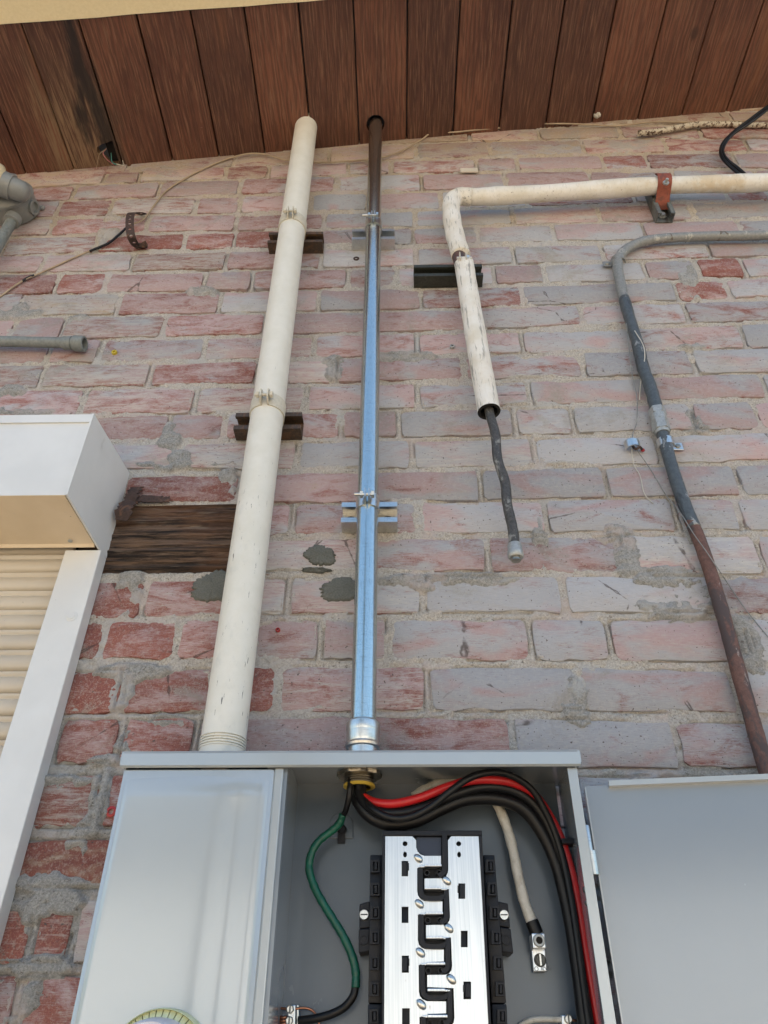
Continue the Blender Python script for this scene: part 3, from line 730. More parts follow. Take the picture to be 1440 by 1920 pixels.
# neighbouring house across the yard (seen only as a reflection in the glossy paint)
nh = thing('neighbour_house', 'low white stucco house across the yard, mirrored in the panel paint', 'house', (0, -11.5, 0))
MB().box((-11, -11.5, 0), (9, -17, 4.0)).obj('wall', M_stucco, nh)
MB().add([(-11.4, -11.3, 4.0), (9.4, -11.3, 4.0), (9.4, -14, 6.2), (-11.4, -14, 6.2), (9.4, -17.4, 4.0), (-11.4, -17.4, 4.0)], [(0, 1, 2, 3), (3, 2, 4, 5), (0, 3, 5), (1, 4, 2), (0, 5, 4, 1)]).obj('roof', M_roof, nh)

# unseen dark tree added so its trunk mirrors as a streak in the meter cover
yt = thing('added_streak_tree', 'unseen dark tree shape added to mirror as a streak in the meter cover', 'tree', (-1.35, -8.0, 0))
MB().tube(spline([(-1.35, -8, 0), (-1.33, -8, 1.2), (-1.38, -8.02, 2.6), (-1.30, -8, 4.2), (-1.34, -8.05, 5.6)], 8), [.36-.0060*i for i in range(33)], 14).obj('trunk', M_bark, yt, 180)
mb = MB(); rt = random.Random(5); V = []; Fc = []
for k in range(1400):
    th = rt.uniform(0, 2*PI); ph = math.acos(rt.uniform(-1, 1)); r = rt.uniform(.55, 1)**.5
    c = Vector((-1.33+1.25*r*math.sin(ph)*math.cos(th), -8+1.25*r*math.sin(ph)*math.sin(th), 6.3+1.2*r*math.cos(ph)))
    a = Vector((rt.gauss(0, 1), rt.gauss(0, 1), rt.gauss(0, 1))).normalized(); b = a.orthogonal().normalized(); n = len(V)
    V += [c-a*.11, c+b*.05, c+a*.11, c-b*.05]; Fc.append((n, n+1, n+2, n+3))
mb.v, mb.f = V, Fc; mb.obj('crown', M_leaf, yt)
# ================================================================ STRUTS AND PIPES
def strut_mesh(cx, cz, L, d=.030, w=.041, vertical=False, dents=0):
    """channel with returned lips, open towards the viewer"""
    t = .0026; lip = .0095; ret = .0065; h = w/2
    prof = [(-h, 0), (-h, d), (-h+lip, d), (-h+lip, d-ret), (-h+lip-t, d-ret), (-h+lip-t, d-t), (-h+t, d-t), (-h+t, t),
            (h-t, t), (h-t, d-t), (h-lip+t, d-t), (h-lip+t, d-ret), (h-lip, d-ret), (h-lip, d), (h, d), (h, 0)]
    mb = MB(); n = len(prof); V = []
    for s in (-L/2, L/2):
        for a, dd in prof: V.append(Vector((cx+a, -dd-.001, cz+s)) if vertical else Vector((cx+s, -dd-.001, cz+a)))
    Fc = [(i, (i+1) % n, n+(i+1) % n, n+i) for i in range(n)]+[tuple(range(n)), tuple(range(2*n-1, n-1, -1))]
    return mb.add(V, Fc)
def strut(px0, px1, py, label, mat, d=.030, screw=True, tilt=0):
    a, b = P(px0, py, d), P(px1, py, d)
    cx, cz = (a.x+b.x)/2, a.z
    t = thing('strut_channel', label, 'strut channel', (cx, 0, cz), 'short strut channels fixed to the wall')
    strut_mesh(cx, cz, b.x-a.x, d).obj('channel', mat, t)
    if screw:
        for sx in (-.032, .030):
            mb = MB(); mb.lathe((cx+sx, -.003, cz), (0, -1, 0), [(0, .0105), (.002, .0105), (.0025, .006), (.008, .006), (.009, .005)], 16)
            mb.obj('fixing_screw', M_black if mat is M_galv or mat is M_zinc else mat, t, 40)
    return cx, cz
def clamp(cx, dc, r, cz, gapw, mat, bmat, label, bolt_left=.012, h=.030, ear=.017, strutd=.03):
    t = thing('pipe_clamp', label, 'pipe clamp', (cx, -.03, cz), 'clamps holding the risers to the struts')
    th = .0022
    for s in (-1, 1):
        a0 = math.acos(min(.99, gapw/2/r)); pts = []
        pts.append((cx+s*gapw/2, -(dc+r+ear)))
        for k in range(2): pts.append((cx+s*gapw/2, -(dc+r*math.sin(a0)+ear*(.5-.45*k))))
        for k in range(0, 13):
            a = a0*(1-k/12)-.25*k/12; pts.append((cx+s*(r+th)*math.cos(a), -(dc+(r+th)*math.sin(a))))
        pts.append((cx+s*(r*.88), -(strutd+.002))); pts.append((cx+s*(r*.80), -(strutd-.012)))
        V = []; n = len(pts)
        for i, (x, y) in enumerate(pts):
            hh = h/2*(.62 if i == 0 else 1.0)
            a = Vector(pts[max(0, i-1)]); b = Vector(pts[min(n-1, i+1)]); tn = (b-a).normalized(); nr = Vector((-tn.y, tn.x))*th*s
            for q, zz in ((0, -hh), (1, -hh), (1, hh), (0, hh)): V.append(Vector((x+nr.x*q, y+nr.y*q, cz+zz)))
        Fc = [(i*4+k, i*4+(k+1) % 4, (i+1)*4+(k+1) % 4, (i+1)*4+k) for i in range(n-1) for k in range(4)]+[(0, 1, 2, 3), ((n-1)*4+3, (n-1)*4+2, (n-1)*4+1, (n-1)*4)]
        MB().add(V, Fc).obj('strap_half', mat, t, 40)
    yb = -(dc+r+ear*.62)
    b = MB(); b.lathe((cx-gapw/2-bolt_left, yb, cz), (1, 0, 0), [(0, .0030), (gapw+bolt_left+.006, .0030)], 12)
    b.lathe((cx+gapw/2+.0022, yb, cz), (1, 0, 0), [(0, .0066), (.005, .0066)], hexa=True); bo = b.obj('bolt', bmat, t, 40)
    b2 = b; b = MB(); b.lathe((cx-gapw/2-.0072, yb, cz), (1, 0, 0), [(0, .0064), (.005, .0064)], hexa=True); b.obj('nut', bmat, bo, 40)
    return t

BOX_TOP = P(700, 1411, .126).z          # top of the enclosure lip
# --- tall cream riser pipe
DW = .056; RW = .0292
pa, pb = P(572, 252, DW), P(421, 1380, DW)
wx = P(500, 780, DW).x; wx = (pa.x+pb.x+wx)/3
rise = thing('cream_riser_pipe', 'thick cream painted riser pipe running from the grey panel up through the soffit', 'pipe', (wx, -DW, BOX_TOP))
zt = zs(wx)+.12
thz0, thz1 = PZ(415, 1396, 0).z, 0
tz1 = P(415, 1369, DW+RW).z; tz0 = P(415, 1394, DW+RW).z
mb = MB(); nseg = 60
zz_ = [tz1-.001+(zt-tz1+.001)*k/nseg for k in range(nseg+1)]
mb.tube([(wx+(pa.x-wx)*(2*k/nseg-1)*1.0, -DW, z_) for k, z_ in enumerate(zz_)], RW, 40, False)
mb.obj('pipe', M_pipe, rise, 180)
prof = []; k = 0
while tz0+k*.0036 < tz1: prof += [(k*.0036, .0304), (k*.0036+.0014, .0304), (k*.0036+.0018, .0280), (k*.0036+.0032, .0280)]; k += 1
x0w = wx-(pa.x-wx)
MB().lathe((x0w, -DW, tz0), (0, 0, 1), prof, 40).obj('threaded_collar', M_pipe, rise, 30)
MB().lathe((x0w, -DW, BOX_TOP-.03), (0, 0, 1), [(0, .0292), (tz0-BOX_TOP+.031, .0292)], 40).obj('stub', M_pipe, rise, 40)
c1 = strut(503, 605, 446, 'brown painted strut channel behind the cream riser, nearer the soffit', M_strutb, screw=False)
c2 = strut(440, 565, 790, 'rusty brown strut channel behind the cream riser, above the timber lintel', M_strutb, screw=False)
wxa = lambda z_: x0w+(pa.x-x0w)*(z_-tz1)/(zt-tz1)
clamp(wxa(c1[1]), DW, RW, c1[1], .013, M_clampc, M_clampc, 'cream painted pipe clamp round the riser just below the soffit', .010)
clamp(wxa(c2[1]), DW, RW, c2[1], .015, M_clampc, M_clampc, 'cream painted pipe clamp round the riser above the weathered timber beam', .010)

# --- shiny steel conduit
DS = .050; RS = .0172
sa, sb = P(704, 262, DS), P(682, 1300, DS); sxm = (sa.x+sb.x)/2
con = thing('steel_conduit', 'shiny galvanised steel conduit rising from the open panel to the round soffit hole', 'conduit', (sb.x, -DS, BOX_TOP))
cz0 = P(680, 1352, DS+RS).z
mb = MB(); L = []
for k in range(41):
    z_ = cz0+(zs(sa.x)+.10-cz0)*k/40; L.append((sb.x+(sa.x-sb.x)*k/40, -DS, z_))
mb.tube(L, RS, 40, False); mb.obj('conduit', M_galv, con, 180)
zc = lambda py: P(680, py, DS+.022).z
z1, z2, z3, z4 = zc(1341), zc(1362), zc(1392), BOX_TOP
mb = MB(); B = (sb.x, -DS, z4-.004)
hgt = z1-B[2]
mb.lathe(B, (0, 0, 1), [(0, .0190), (z3-B[2]-.001, .0190), (z3-B[2], .0222), (z3-B[2]+.003, .0232), (z3-B[2]+.006, .0214), (z3-B[2]+.010, .0222), (z2-B[2]-.002, .0224), (z2-B[2], .0226), (z2-B[2]+.002, .0230), (z2-B[2]+.007, .0230), (hgt-.004, .0226), (hgt, .0180)], 40)
mb.obj('compression_connector', M_zinc, con, 40)
s1 = strut(660, 740, 440, 'galvanised strut channel behind the steel conduit, below the soffit', M_zinc, screw=False)
s2 = strut(640, 745, 961, 'galvanised strut channel with black screws, lower one behind the steel conduit', M_zinc)
sx_ = lambda z_: sb.x+(sa.x-sb.x)*(z_-cz0)/(zs(sa.x)+.1-cz0)
clamp(sx_(s1[1]), DS, RS, s1[1], .0085, M_zinc, M_zinc, 'zinc clamp holding the steel conduit near the soffit', .020, .026)
clamp(sx_(s2[1]), DS, RS, s2[1], .0085, M_zinc, M_zinc, 'zinc clamp holding the steel conduit at the height of the timber lintel', .016, .026)

# --- wrapped pipe with elbow, cut off at the bottom
wrap = thing('wrapped_pipe', 'white wrapped pipe turning down from the right, thin bare pipe sticking out of its end', 'pipe', (P(850, 370, .05).x, -.05, P(850, 370, .05).z))
def wob(seed, amp): return lambda i, a: amp*(math.sin(i*.9+seed)+math.sin(i*.37+2*a+seed)+math.sin(i*2.1+a))/3
hp = [P(1700, 326, .048), P(1440, 342, .048), P(1245, 348, .048), P(1000, 364, .048), P(880, 370, .048)]
el = spline(hp, 12)
MB().tube(el, [.0205+.001*math.sin(i*.5) for i in range(len(el))], 28, True, wob(1, .03)).obj('horizontal_wrap', M_insuls, wrap, 180)
vp_ = spline([P(884, 370, .048), P(862, 369, .048), P(848, 378, .048), P(846, 400, .048), P(853, 440, .048), P(862, 472, .050), P(864, 480, .051)], 8)
MB().tube(vp_, [.0206+.0004*math.sin(i) for i in range(len(vp_))], 28, True, wob(4, .03)).obj('elbow_wrap', M_insulw, wrap, 180)
lp = spline([P(868, 486, .060), P(871, 500, .055), P(877, 540, .052), P(897, 660, .052), P(917, 772, .052)], 10)
rr = [.0206*min(1, .42+.09*i) for i in range(len(lp))]
MB().tube(lp, rr, 30, False, wob(2, .025)).obj('lower_wrap', M_insulw, wrap, 180)
e0 = lp[-1]; ax = (lp[-1]-lp[-3]).normalized()
MB().lathe(e0-ax*.02, ax, [(0, .0150), (.0205, .0158), (.0200, .0206)], 30, caps=False).obj('cut_end', M_darkhole, wrap, 60)
MB().tube([lp[8], lp[-8], e0-ax*.019], .0162, 16).obj('inner_core', M_darkhole, wrap, 60)
ip = spline([P(905, 715, .052), P(918, 775, .052), P(929, 815, .050), P(933, 860, .050), P(947, 905, .047), P(951, 945, .046), P(961, 990, .043), P(965, 1024, .042)], 8)
MB().tube(ip, .0083, 20, True, wob(6, .06)).obj('bare_pipe', M_drip, wrap, 180)
ax2 = (ip[-1]-ip[-3]).normalized(); q = ip[-1]
MB().lathe(q-ax2*.004, ax2, [(0, .0095), (.003, .0112), (.012, .0112), (.014, .0124), (.024, .0124), (.026, .0108), (.0262, .0085)], 24).obj('end_fitting', M_coupl, wrap, 40)
MB().lathe(q+ax2*.0205, ax2, [(0, .0075), (.0065, .0075), (.0075, .005)], 16).obj('end_cap', M_brass, wrap, 40)
MB().tube([P(857, 470, .050), P(866, 500, .050)], .0150, 20).obj('exposed_pipe', M_rust, wrap, 60)
c3 = strut(776, 905, 508, 'dark green strut channel behind the joint in the white wrapped pipe', M_strutk, screw=False)
t = thing('pipe_clamp', 'small rusty clamp with zinc bolt in the gap of the white wrapped pipe', 'pipe clamp', P(866, 484, .07), 'clamps holding the risers to the struts')
p = P(868, 482, .074)
for s in (-1, 1):
    MB().box((p.x+s*.0065-.0012, -.060, p.z-.011), (p.x+s*.0065+.0012, -.080, p.z+.011), .0008).obj('strap_ear', M_clampc, t)
b = MB(); b.lathe((p.x-.013, -.072, p.z), (1, 0, 0), [(0, .0028), (.032, .0028)], 12); b.lathe((p.x+.008, -.072, p.z), (1, 0, 0), [(0, .0062), (.005, .0062)], hexa=True); b.obj('bolt', M_zinc, t, 40)

# --- red strap and upright strut under the horizontal wrapped pipe
p0, p1 = P(1226, 372, .026), P(1247, 408, .026)
vs = thing('strut_channel', 'grey-green upright strut channel hanging below the horizontal wrapped pipe', 'strut channel', (P(1248, 390, .02).x, 0, p1.z), 'short strut channels fixed to the wall')
cx = P(1248, 395, .026).x; ztop = P(1245, 345, .026).z; zbot = P(1247, 400, .026).z
strut_mesh(cx, (ztop+zbot)/2, ztop-zbot, .026, .041, True).obj('channel', M_strutgr, vs)
MB().lathe((cx, -.0045, zbot+.022), (0, -1, 0), [(0, .010), (.002, .010), (.0022, .0065), (.008, .0065)], 6).obj('fixing_screw', M_coupl, vs, 30)
rs = thing('red_pipe_strap', 'red oxide painted strap bolted over the horizontal wrapped pipe', 'pipe strap', (cx, -.05, ztop))
pc = P(1245, 347, .048); R_ = .0245; pts = []
pts.append((-.022, -.060)); pts.append((-.046, -.032)) if False else None
for k in range(13):
    a = -1.25+k*(2.35/12); pts.append((-(.048+R_*math.cos(a)), R_*math.sin(a)))
pts = [(-.014, -.050), (-.030, -.036)]+[p for p in pts if isinstance(p, tuple)][1:]
V = []; n = len(pts); W = .0165
for i, (y, z_) in enumerate(pts):
    a = Vector(pts[max(0, i-1)]); b = Vector(pts[min(n-1, i+1)]); tn = (b-a).normalized(); nr = Vector((tn.y, -tn.x))*.0022
    ww = W*(1.0 if i < n-2 else (.85 if i == n-2 else .5))
    for qx, qn in ((-ww, 0), (-ww, 1), (ww, 1), (ww, 0)): V.append(Vector((cx+qx, y-abs(nr.x)*qn, pc.z+z_+nr.y*qn*0)))
Fc = [(i*4+k, i*4+(k+1) % 4, (i+1)*4+(k+1) % 4, (i+1)*4+k) for i in range(n-1) for k in range(4)]+[(0, 1, 2, 3), ((n-1)*4+3, (n-1)*4+2, (n-1)*4+1, (n-1)*4)]
MB().add(V, Fc).obj('strap', M_redcl, rs, 50)
bp = P(1249, 341, .074)
MB().lathe((bp.x, -.070, bp.z), (0, -1, -.15), [(0, .0075), (.004, .0075), (.0042, .0035), (.013, .0035), (.0135, .0025)], 6).obj('bolt', M_coupl, rs, 30)

# --- thin bent conduit at the right
dc = .018
bend = thing('bent_conduit', 'thin weathered conduit bending down at the right, grey above and rust brown below', 'conduit', P(1440, 1450, dc))
up = ppath([(1700, 428, dc), (1560, 434, dc), (1440, 441, dc), (1340, 443, dc), (1260, 446, dc), (1210, 452, dc), (1178, 465, dc), (1161, 482, dc), (1158, 500, dc), (1163, 530, dc), (1171, 565, dc)], 8)
MB().tube(up, .0110, 20, True, wob(3, .04)).obj('grey_run', M_dirtg, bend, 180)
mdp = ppath([(1170, 560, dc), (1183, 605, dc), (1197, 650, dc), (1206, 690, dc), (1219, 725, dc), (1233, 775, dc)], 8)
MB().tube(mdp, .0116, 20, True, wob(5, .07)).obj('taped_run', M_dirtd, bend, 180)
cpa, cpb = P(1231, 768, dc), P(1242, 812, dc); axc = (cpb-cpa).normalized(); Lc = (cpb-cpa).length
mb = MB(); mb.lathe(cpa, axc, [(0, .0150), (Lc*.25, .0155)], hexa=True); mb.lathe(cpa+axc*Lc*.22, axc, [(0, .0138), (Lc*.30, .0138)], 24)
mb.lathe(cpa+axc*Lc*.52, axc, [(0, .0150), (Lc*.40, .0160)], hexa=True); mb.lathe(cpa+axc*Lc*.90, axc, [(0, .0135), (Lc*.14, .0125)], 24); mb.obj('compression_coupling', M_coupl, bend, 30)
lo = ppath([(1240, 806, dc), (1247, 830, dc), (1258, 870, dc), (1274, 920, dc), (1289, 960, dc), (1302, 990, dc)], 8)
MB().tube(lo, .0109, 20, True, wob(8, .03)).obj('dark_run', M_dirtd, bend, 180)
ru = ppath([(1296, 978, dc), (1312, 1015, dc), (1331, 1070, dc), (1349, 1130, dc), (1366, 1190, dc), (1385, 1260, dc), (1402, 1320, dc), (1420, 1385, dc), (1442, 1460, dc), (1475, 1570, dc)], 8)
MB().tube(ru, .0105, 20, True, wob(9, .04)).obj('rusty_run', M_rust, bend, 180)
def one_hole(px, py, r, label, side=1, d=.018, tab=True, mat=None, ang=0):
    c = P(px, py, d); t = thing('conduit_strap', label, 'conduit strap', c, 'one-hole conduit straps'); mat = mat or M_zinc
    V = []; n = 14; w = .008
    for i in range(n+1):
        a = PI*i/n
        for q, (rad, yy) in enumerate(((r, 0), (r+.0025, 0))):
            for zz in (-w, w): V.append(Vector((c.x-side*rad*math.cos(a)*1.0, -(d-.004)-rad*math.sin(a), c.z+zz-side*ang*rad*math.cos(a))))
    Fc = []
    for i in range(n):
        k = i*4; Fc += [(k, k+1, k+5, k+4), (k+2, k+6, k+7, k+3), (k, k+4, k+6, k+2), (k+1, k+3, k+7, k+5)]
    Fc += [(0, 2, 3, 1), (n*4, n*4+1, n*4+3, n*4+2)]
    MB().add(V, Fc).obj('saddle', mat, t, 60)
    if tab:
        MB().box((c.x+side*r*.95, -.006, c.z-.0085), (c.x+side*(r+.020), -.0085, c.z+.0085), .0008).obj('tab', mat, t)
        MB().lathe((c.x+side*(r+.011), -.008, c.z), (0, -1, 0), [(0, .0052), (.002, .0052), (.003, .004)], 6).obj('screw', M_brass, t, 30)
    return t
one_hole(1249, 830, .0125, 'bright strap over the dark conduit, just below its coupling')
one_hole(1160, 487, .0125, 'grey strap at the bend of the weathered conduit', -1, mat=M_dirtg)
one_hole(1186, 834, .0115, 'loose bright strap left on the wall beside the dark conduit', 1, .012, False)
nb = thing('bent_nail', 'bent rusty nail and scrap stuck in the brick under the loose strap', 'nail', P(1195, 840, 0))
MB().tube(ppath([(1186, 836, .004), (1192, 842, .014), (1199, 838, .016), (1204, 843, .004)], 5), .0024, 8).obj('shank', M_rustmetal, nb, 60)
MB().lathe(P(1205, 844, .004), (0, -1, 0), [(0, .004), (.002, .003)], 10).obj('plug_end', M_rplug, nb, 40)
# strings hanging on the dark conduit
def cable(name, label, cat, pts, r, mat, seg=8, group=None, n=8, parent=None):
    o = MB().tube(ppath(pts, n), r, seg).obj(name, mat, parent, 180)
    return tag(o, label, cat, group) if not parent else o
cable('twine', 'thin grey twine looped round the dark conduit down to the loose strap', 'twine', [(1174, 606, .034), (1178, 640, .020), (1185, 700, .008), (1194, 745, .006), (1194, 790, .006), (1187, 812, .010), (1186, 830, .014)], .0009, M_dirtg, 6)
cable('twine', 'thin pale twine crossing the dark conduit above its coupling', 'twine', [(1190, 620, .033), (1205, 645, .034), (1209, 665, .033), (1206, 690, .024), (1201, 720, .010), (1199, 750, .004)], .0010, M_tape, 6)
cable('twine', 'thin twine hanging straight down under the loose strap', 'twine', [(1184, 838, .010), (1188, 870, .004), (1200, 892, .004), (1208, 925, .004), (1225, 945, .003)], .0008, M_tape, 6)
cable('twine', 'long pale wire from the loose strap slanting across the rust brown conduit', 'twine', [(1190, 838, .010), (1215, 873, .004), (1235, 905, .004), (1250, 930, .005), (1276, 962, .020), (1300, 1000, .032), (1325, 1035, .033), (1350, 1072, .026), (1372, 1105, .006), (1400, 1145, .004), (1445, 1200, .004)], .0008, M_dirtg, 6)

# ================================================================ SMALL THINGS ON THE WALL
cable('thin_cable', 'thin beige cable strung over the top courses and sagging down to the left edge', 'cable',
      [(-60, 595, .004), (0, 556, .004), (40, 528, .005), (80, 510, .004), (150, 478, .004), (205, 455, .006), (240, 424, .008), (268, 412, .009), (290, 384, .006), (312, 358, .004), (345, 336, .004), (385, 315, .005), (430, 297, .006), (468, 288, .008), (500, 290, .008), (530, 299, .010), (560, 302, .010), (610, 304, .008), (660, 301, .010), (712, 296, .010), (755, 282, .008), (790, 262, .010), (812, 248, .008),
       (850, 248, .010), (900, 243, .009), (945, 239, .008), (1000, 233, .008), (1060, 232, .008), (1110, 234, .008), (1160, 236, .007), (1220, 229, .006), (1290, 229, .006), (1350, 228, .006), (1440, 224, .006), (1600, 208, .006)], .0022, M_beigecable, 8)
tc = bpy.data.objects['thin_cable']
for l in ([(168, 471, .005), (190, 462, .0055), (205, 455, .006), (222, 441, .007), (236, 428, .008)], [(42, 527, .005), (52, 521, .005), (64, 516, .005)]):
    MB().tube(ppath(l, 6), .0029, 8).obj('black_tape', M_black, tc, 180)
arm = ppath([(1197, 250, .014), (1230, 247, .014), (1270, 240, .013), (1305, 234, .012), (1350, 233, .010), (1440, 235, .010), (1600, 232, .010)], 40)
am = tag(MB().tube(arm, [.0072+(.0010 if i % 4 < 2 else -.0006) for i in range(len(arm))], 14).obj('armoured_cable', M_armor, None, 50), 'cut-off rusty armoured cable lying along the top bricks at the right', 'cable')
for lab, off, e in (('outer of the two black cables looping out of the soffit at the right', 0, 0), ('inner of the two black cables looping out of the soffit at the right', 7, 1)):
    cable('black_cable', lab, 'cable', [(1530, 128, .05), (1470, 178-off*.3, .06), (1436, 202-off*.4+e*8, .06), (1405, 225+e*6, .05), (1375, 248+e*3, .035), (1356+off*.6, 268, .026), (1351+off*.6, 285, .02), (1357+off, 300, .018), (1376+off, 318-e*3, .015), (1400+off, 338-e*2, .012), (1420+off, 356, .010)], .0042, M_wireb, 12, 'black cables at the right edge')
# perforated hanger strap
ph = thing('perforated_strap', 'curled rusty strap with punched holes hanging on the bricks at the left', 'metal strap', P(257, 460, 0))
path = spline([Vector(v) for v in [P(270, 402, .004), P(258, 398, .020), P(246, 400, .045), P(243, 416, .052), P(245, 440, .046), P(251, 455, .026), P(258, 462, .006), P(270, 463, .010), P(266, 455, .018)]], 12)
ln = [0]
for a, b in zip(path[:-1], path[1:]): ln.append(ln[-1]+(b-a).length)
LT = ln[-1]; HW = .0095
def on_path(s):
    s = max(0, min(LT-1e-6, s)); i = max(0, min(len(ln)-2, int(np.searchsorted(ln, s))-1)); t = (s-ln[i])/(ln[i+1]-ln[i]); return path[i].lerp(path[i+1], t)
outl = [(LT*k/60, -HW) for k in range(61)]+[(LT*k/60, HW) for k in range(60, -1, -1)]
pts = [Vector(p) for p in outl]; lps = [list(range(len(pts)))]; holes = []
k = .010
while k < LT-.01:
    h = [(k+.0036*math.cos(j*PI/5), .0036*math.sin(j*PI/5)) for j in range(10)]; holes.append((k, h)); lps.append(list(range(len(pts), len(pts)+10))); pts += [Vector(p) for p in h]; k += .0205
vo, eo, fo, *_ = delaunay_2d_cdt(pts, [(l[i], l[(i+1) % len(l)]) for l in lps for i in range(len(l))], [], 1, 1e-7)
fo = [f for f in fo if not any((Vector((k, 0))-sum((vo[i] for i in f), Vector((0, 0)))/len(f)).length < .0033 for k, _ in holes)]
V = []; Fc = []
sidev = Vector((1, .05, .12)).normalized()
for sgn in (0, 1):
    for p in vo:
        a, b = on_path(p.x-.002), on_path(p.x+.002); tn = (b-a).normalized(); sv = (sidev-tn*sidev.dot(tn)).normalized(); nr = sv.cross(tn)
        V.append(on_path(p.x)+sv*p.y+nr*(.0014*sgn))
nv = len(vo)
for f in fo: Fc += [tuple(f), tuple(i+nv for i in reversed(f))]
for l in lps:
    for i in range(len(l)): a, b = l[i], l[(i+1) % len(l)]; Fc.append((a, b, b+nv, a+nv))
MB().add(V, Fc).obj('strap', M_rustmetal, ph)
MB().lathe(P(262, 462, .003), (0, -1, 0), [(0, .006), (.006, .0055), (.008, .003)], 10).obj('nail', M_rustmetal, ph, 40)
# junction box with lamp holder, top left
jb = thing('outdoor_junction_box', 'round grey cast box with lamp socket at the left edge under the soffit', 'junction box', P(25, 400, 0))
jc = P(24, 388, .02)
mb = MB(); mb.lathe((jc.x, -.002, jc.z), (0, -1, 0), [(0, .056), (.004, .058), (.044, .058), (.046, .061), (.052, .061), (.056, .058), (.064, .050), (.070, .036), (.073, .02)], 48); mb.obj('box', M_greybox, jb, 35)
a_ = math.radians(-8)
hub = Vector((jc.x+.052, -.026, jc.z-.012)); MB().lathe(hub, (1, 0, -.25), [(0, .0175), (.010, .0175), (.0102, .0125), (.004, .012)], 28).obj('side_hub', M_greybox, jb, 35)
MB().box((jc.x+.046, -.004, jc.z+.010), (jc.x+.069, -.010, jc.z+.024), .003).obj('mounting_ear', M_greybox, jb, 35)
MB().lathe((jc.x+.063, -.0095, jc.z+.017), (0, -1, 0), [(0, .0052), (.002, .0045)], 12).obj('ear_screw', M_coupl, jb, 35)
hub2 = P(26, 408, .030); axh = (P(-10, 470, .030)-hub2).normalized()
MB().lathe(hub2, axh, [(0, .0185), (.020, .0185), (.0205, .015)], 28).obj('conduit_hub', M_greybox, jb, 35)
MB().lathe(hub2+axh*.015, axh, [(0, .0125), (.35, .0125)], 28).obj('conduit_stub', M_greyemt, jb, 35)
k0 = P(48, 362, .080); ax3 = Vector((-1, -.42, .12)).normalized()
MB().lathe(Vector((jc.x+.006, -.066, jc.z+.012)), Vector((.05, -1, .25)), [(0, .030), (.012, .026), (.024, .024)], 28).obj('swivel_neck', M_greybox, jb, 35)
MB().lathe(k0, ax3, [(-.008, .010), (-.004, .018), (.004, .024), (.030, .0255), (.0305, .029), (.050, .030), (.0505, .0275)], 32).obj('lamp_socket', M_greybox, jb, 35)
MB().lathe(k0+ax3*.048, ax3, [(0, .026), (.006, .030), (.012, .040), (.06, .052), (.10, .054), (.12, .046), (.13, .02)], 32).obj('lamp', M_lens, jb, 50)
# short grey conduit stub, left
cs = thing('conduit_stub', 'short grey conduit with open end fitting sticking in from the left edge', 'conduit', P(60, 642, .022))
y_ = 642; d_ = .022
MB().tube([P(-220, 636, d_), P(0, 640, d_), P(125, 643, d_)], .0112, 24).obj('pipe', M_greyemt, cs, 60)
a0, a1 = P(118, 643, d_), P(159, 644.5, d_); ax4 = (a1-a0).normalized(); L4 = (a1-a0).length
MB().lathe(a0, ax4, [(0, .0125), (L4*.08, .0142), (L4*.42, .0142), (L4*.44, .0128), (L4*.52, .0128), (L4*.54, .0162), (L4*.98, .0162), (L4, .0150), (L4, .0116), (L4*.6, .0110)], 28).obj('end_fitting', M_greyemt, cs, 35)
MB().lathe(a0+ax4*L4*.62, ax4, [(0, .0108), (.0005, .0108)], 20).obj('dark_bore', M_darkhole, cs, 35)
# plugs and screws
def plug(px, py, label, mat, r=.0042, cat='wall plug', bore=True, d=.002):
    c = P(px, py, d); t = thing('wall_plug', label, cat, c)
    MB().lathe((c.x, .02, c.z), (0, -1, 0), [(0, r), (.02+d+.0012, r), (.02+d+.0018, r*.85), (.02+d+.0018, r*.5), (.01, r*.45)], 18, caps=False).obj('sleeve', mat, t, 40)
    if bore: MB().lathe((c.x, .012, c.z), (0, -1, 0), [(0, r*.5), (.001, r*.5)], 12).obj('bore', M_darkhole, t, 40)
plug(214, 660, 'yellow plastic plug in a pink brick near the conduit stub', M_plug, .0056)
plug(209, 1522, 'red plastic plug in the mortar beside the grey meter cover', M_rplug, .0070)
plug(668, 485, 'rusty plug hole in the brick left of the steel conduit', M_rustmetal, .0068)
plug(848, 649, 'grey screw head in the brick left of the white wrapped pipe', M_coupl, .0050, 'screw', False, .003)
plug(521, 1181, 'small red screw hole in the brick between cream pipe and steel conduit', M_rplug, .0035)
# rusted scrap next to the housing
rb = thing('rusted_bracket', 'torn dark rusty metal strip sticking out between shutter housing and timber', 'bracket', P(255, 950, 0))
def ribbon(pts, ws, th, mat, name, parent):
    V = []; n = len(pts)
    for i, p in enumerate(pts):
        a, b = pts[max(0, i-1)], pts[min(n-1, i+1)]; tn = (b-a).normalized(); sv = Vector((-tn.z, 0, tn.x)).normalized() if abs(tn.y) < .98 else Vector((1, 0, 0))
        w = ws[i]; nr = tn.cross(sv).normalized()*th
        V += [p-sv*w, p+sv*w, p+sv*w+nr, p-sv*w+nr]
    Fc = [(i*4+k, i*4+(k+1) % 4, (i+1)*4+(k+1) % 4, (i+1)*4+k) for i in range(n-1) for k in range(4)]+[(0, 1, 2, 3), ((n-1)*4+3, (n-1)*4+2, (n-1)*4+1, (n-1)*4)]
    return MB().add(V, Fc).obj(name, mat, parent)
pp = spline([P(228, 976, .020), P(234, 955, .026), P(243, 942, .018), P(256, 937, .012), P(275, 936, .008), P(300, 937, .006), P(318, 937, .004)], 5)
ribbon(pp, [.013*(.75+.5*random.random()) if i < 14 else .0065*(.7+.6*random.random()) for i in range(len(pp))], .002, M_rustmetal, 'torn_strip', rb)
pp = spline([P(240, 950, .010), P(246, 934, .016), P(252, 922, .014), P(257, 915, .006)], 5)
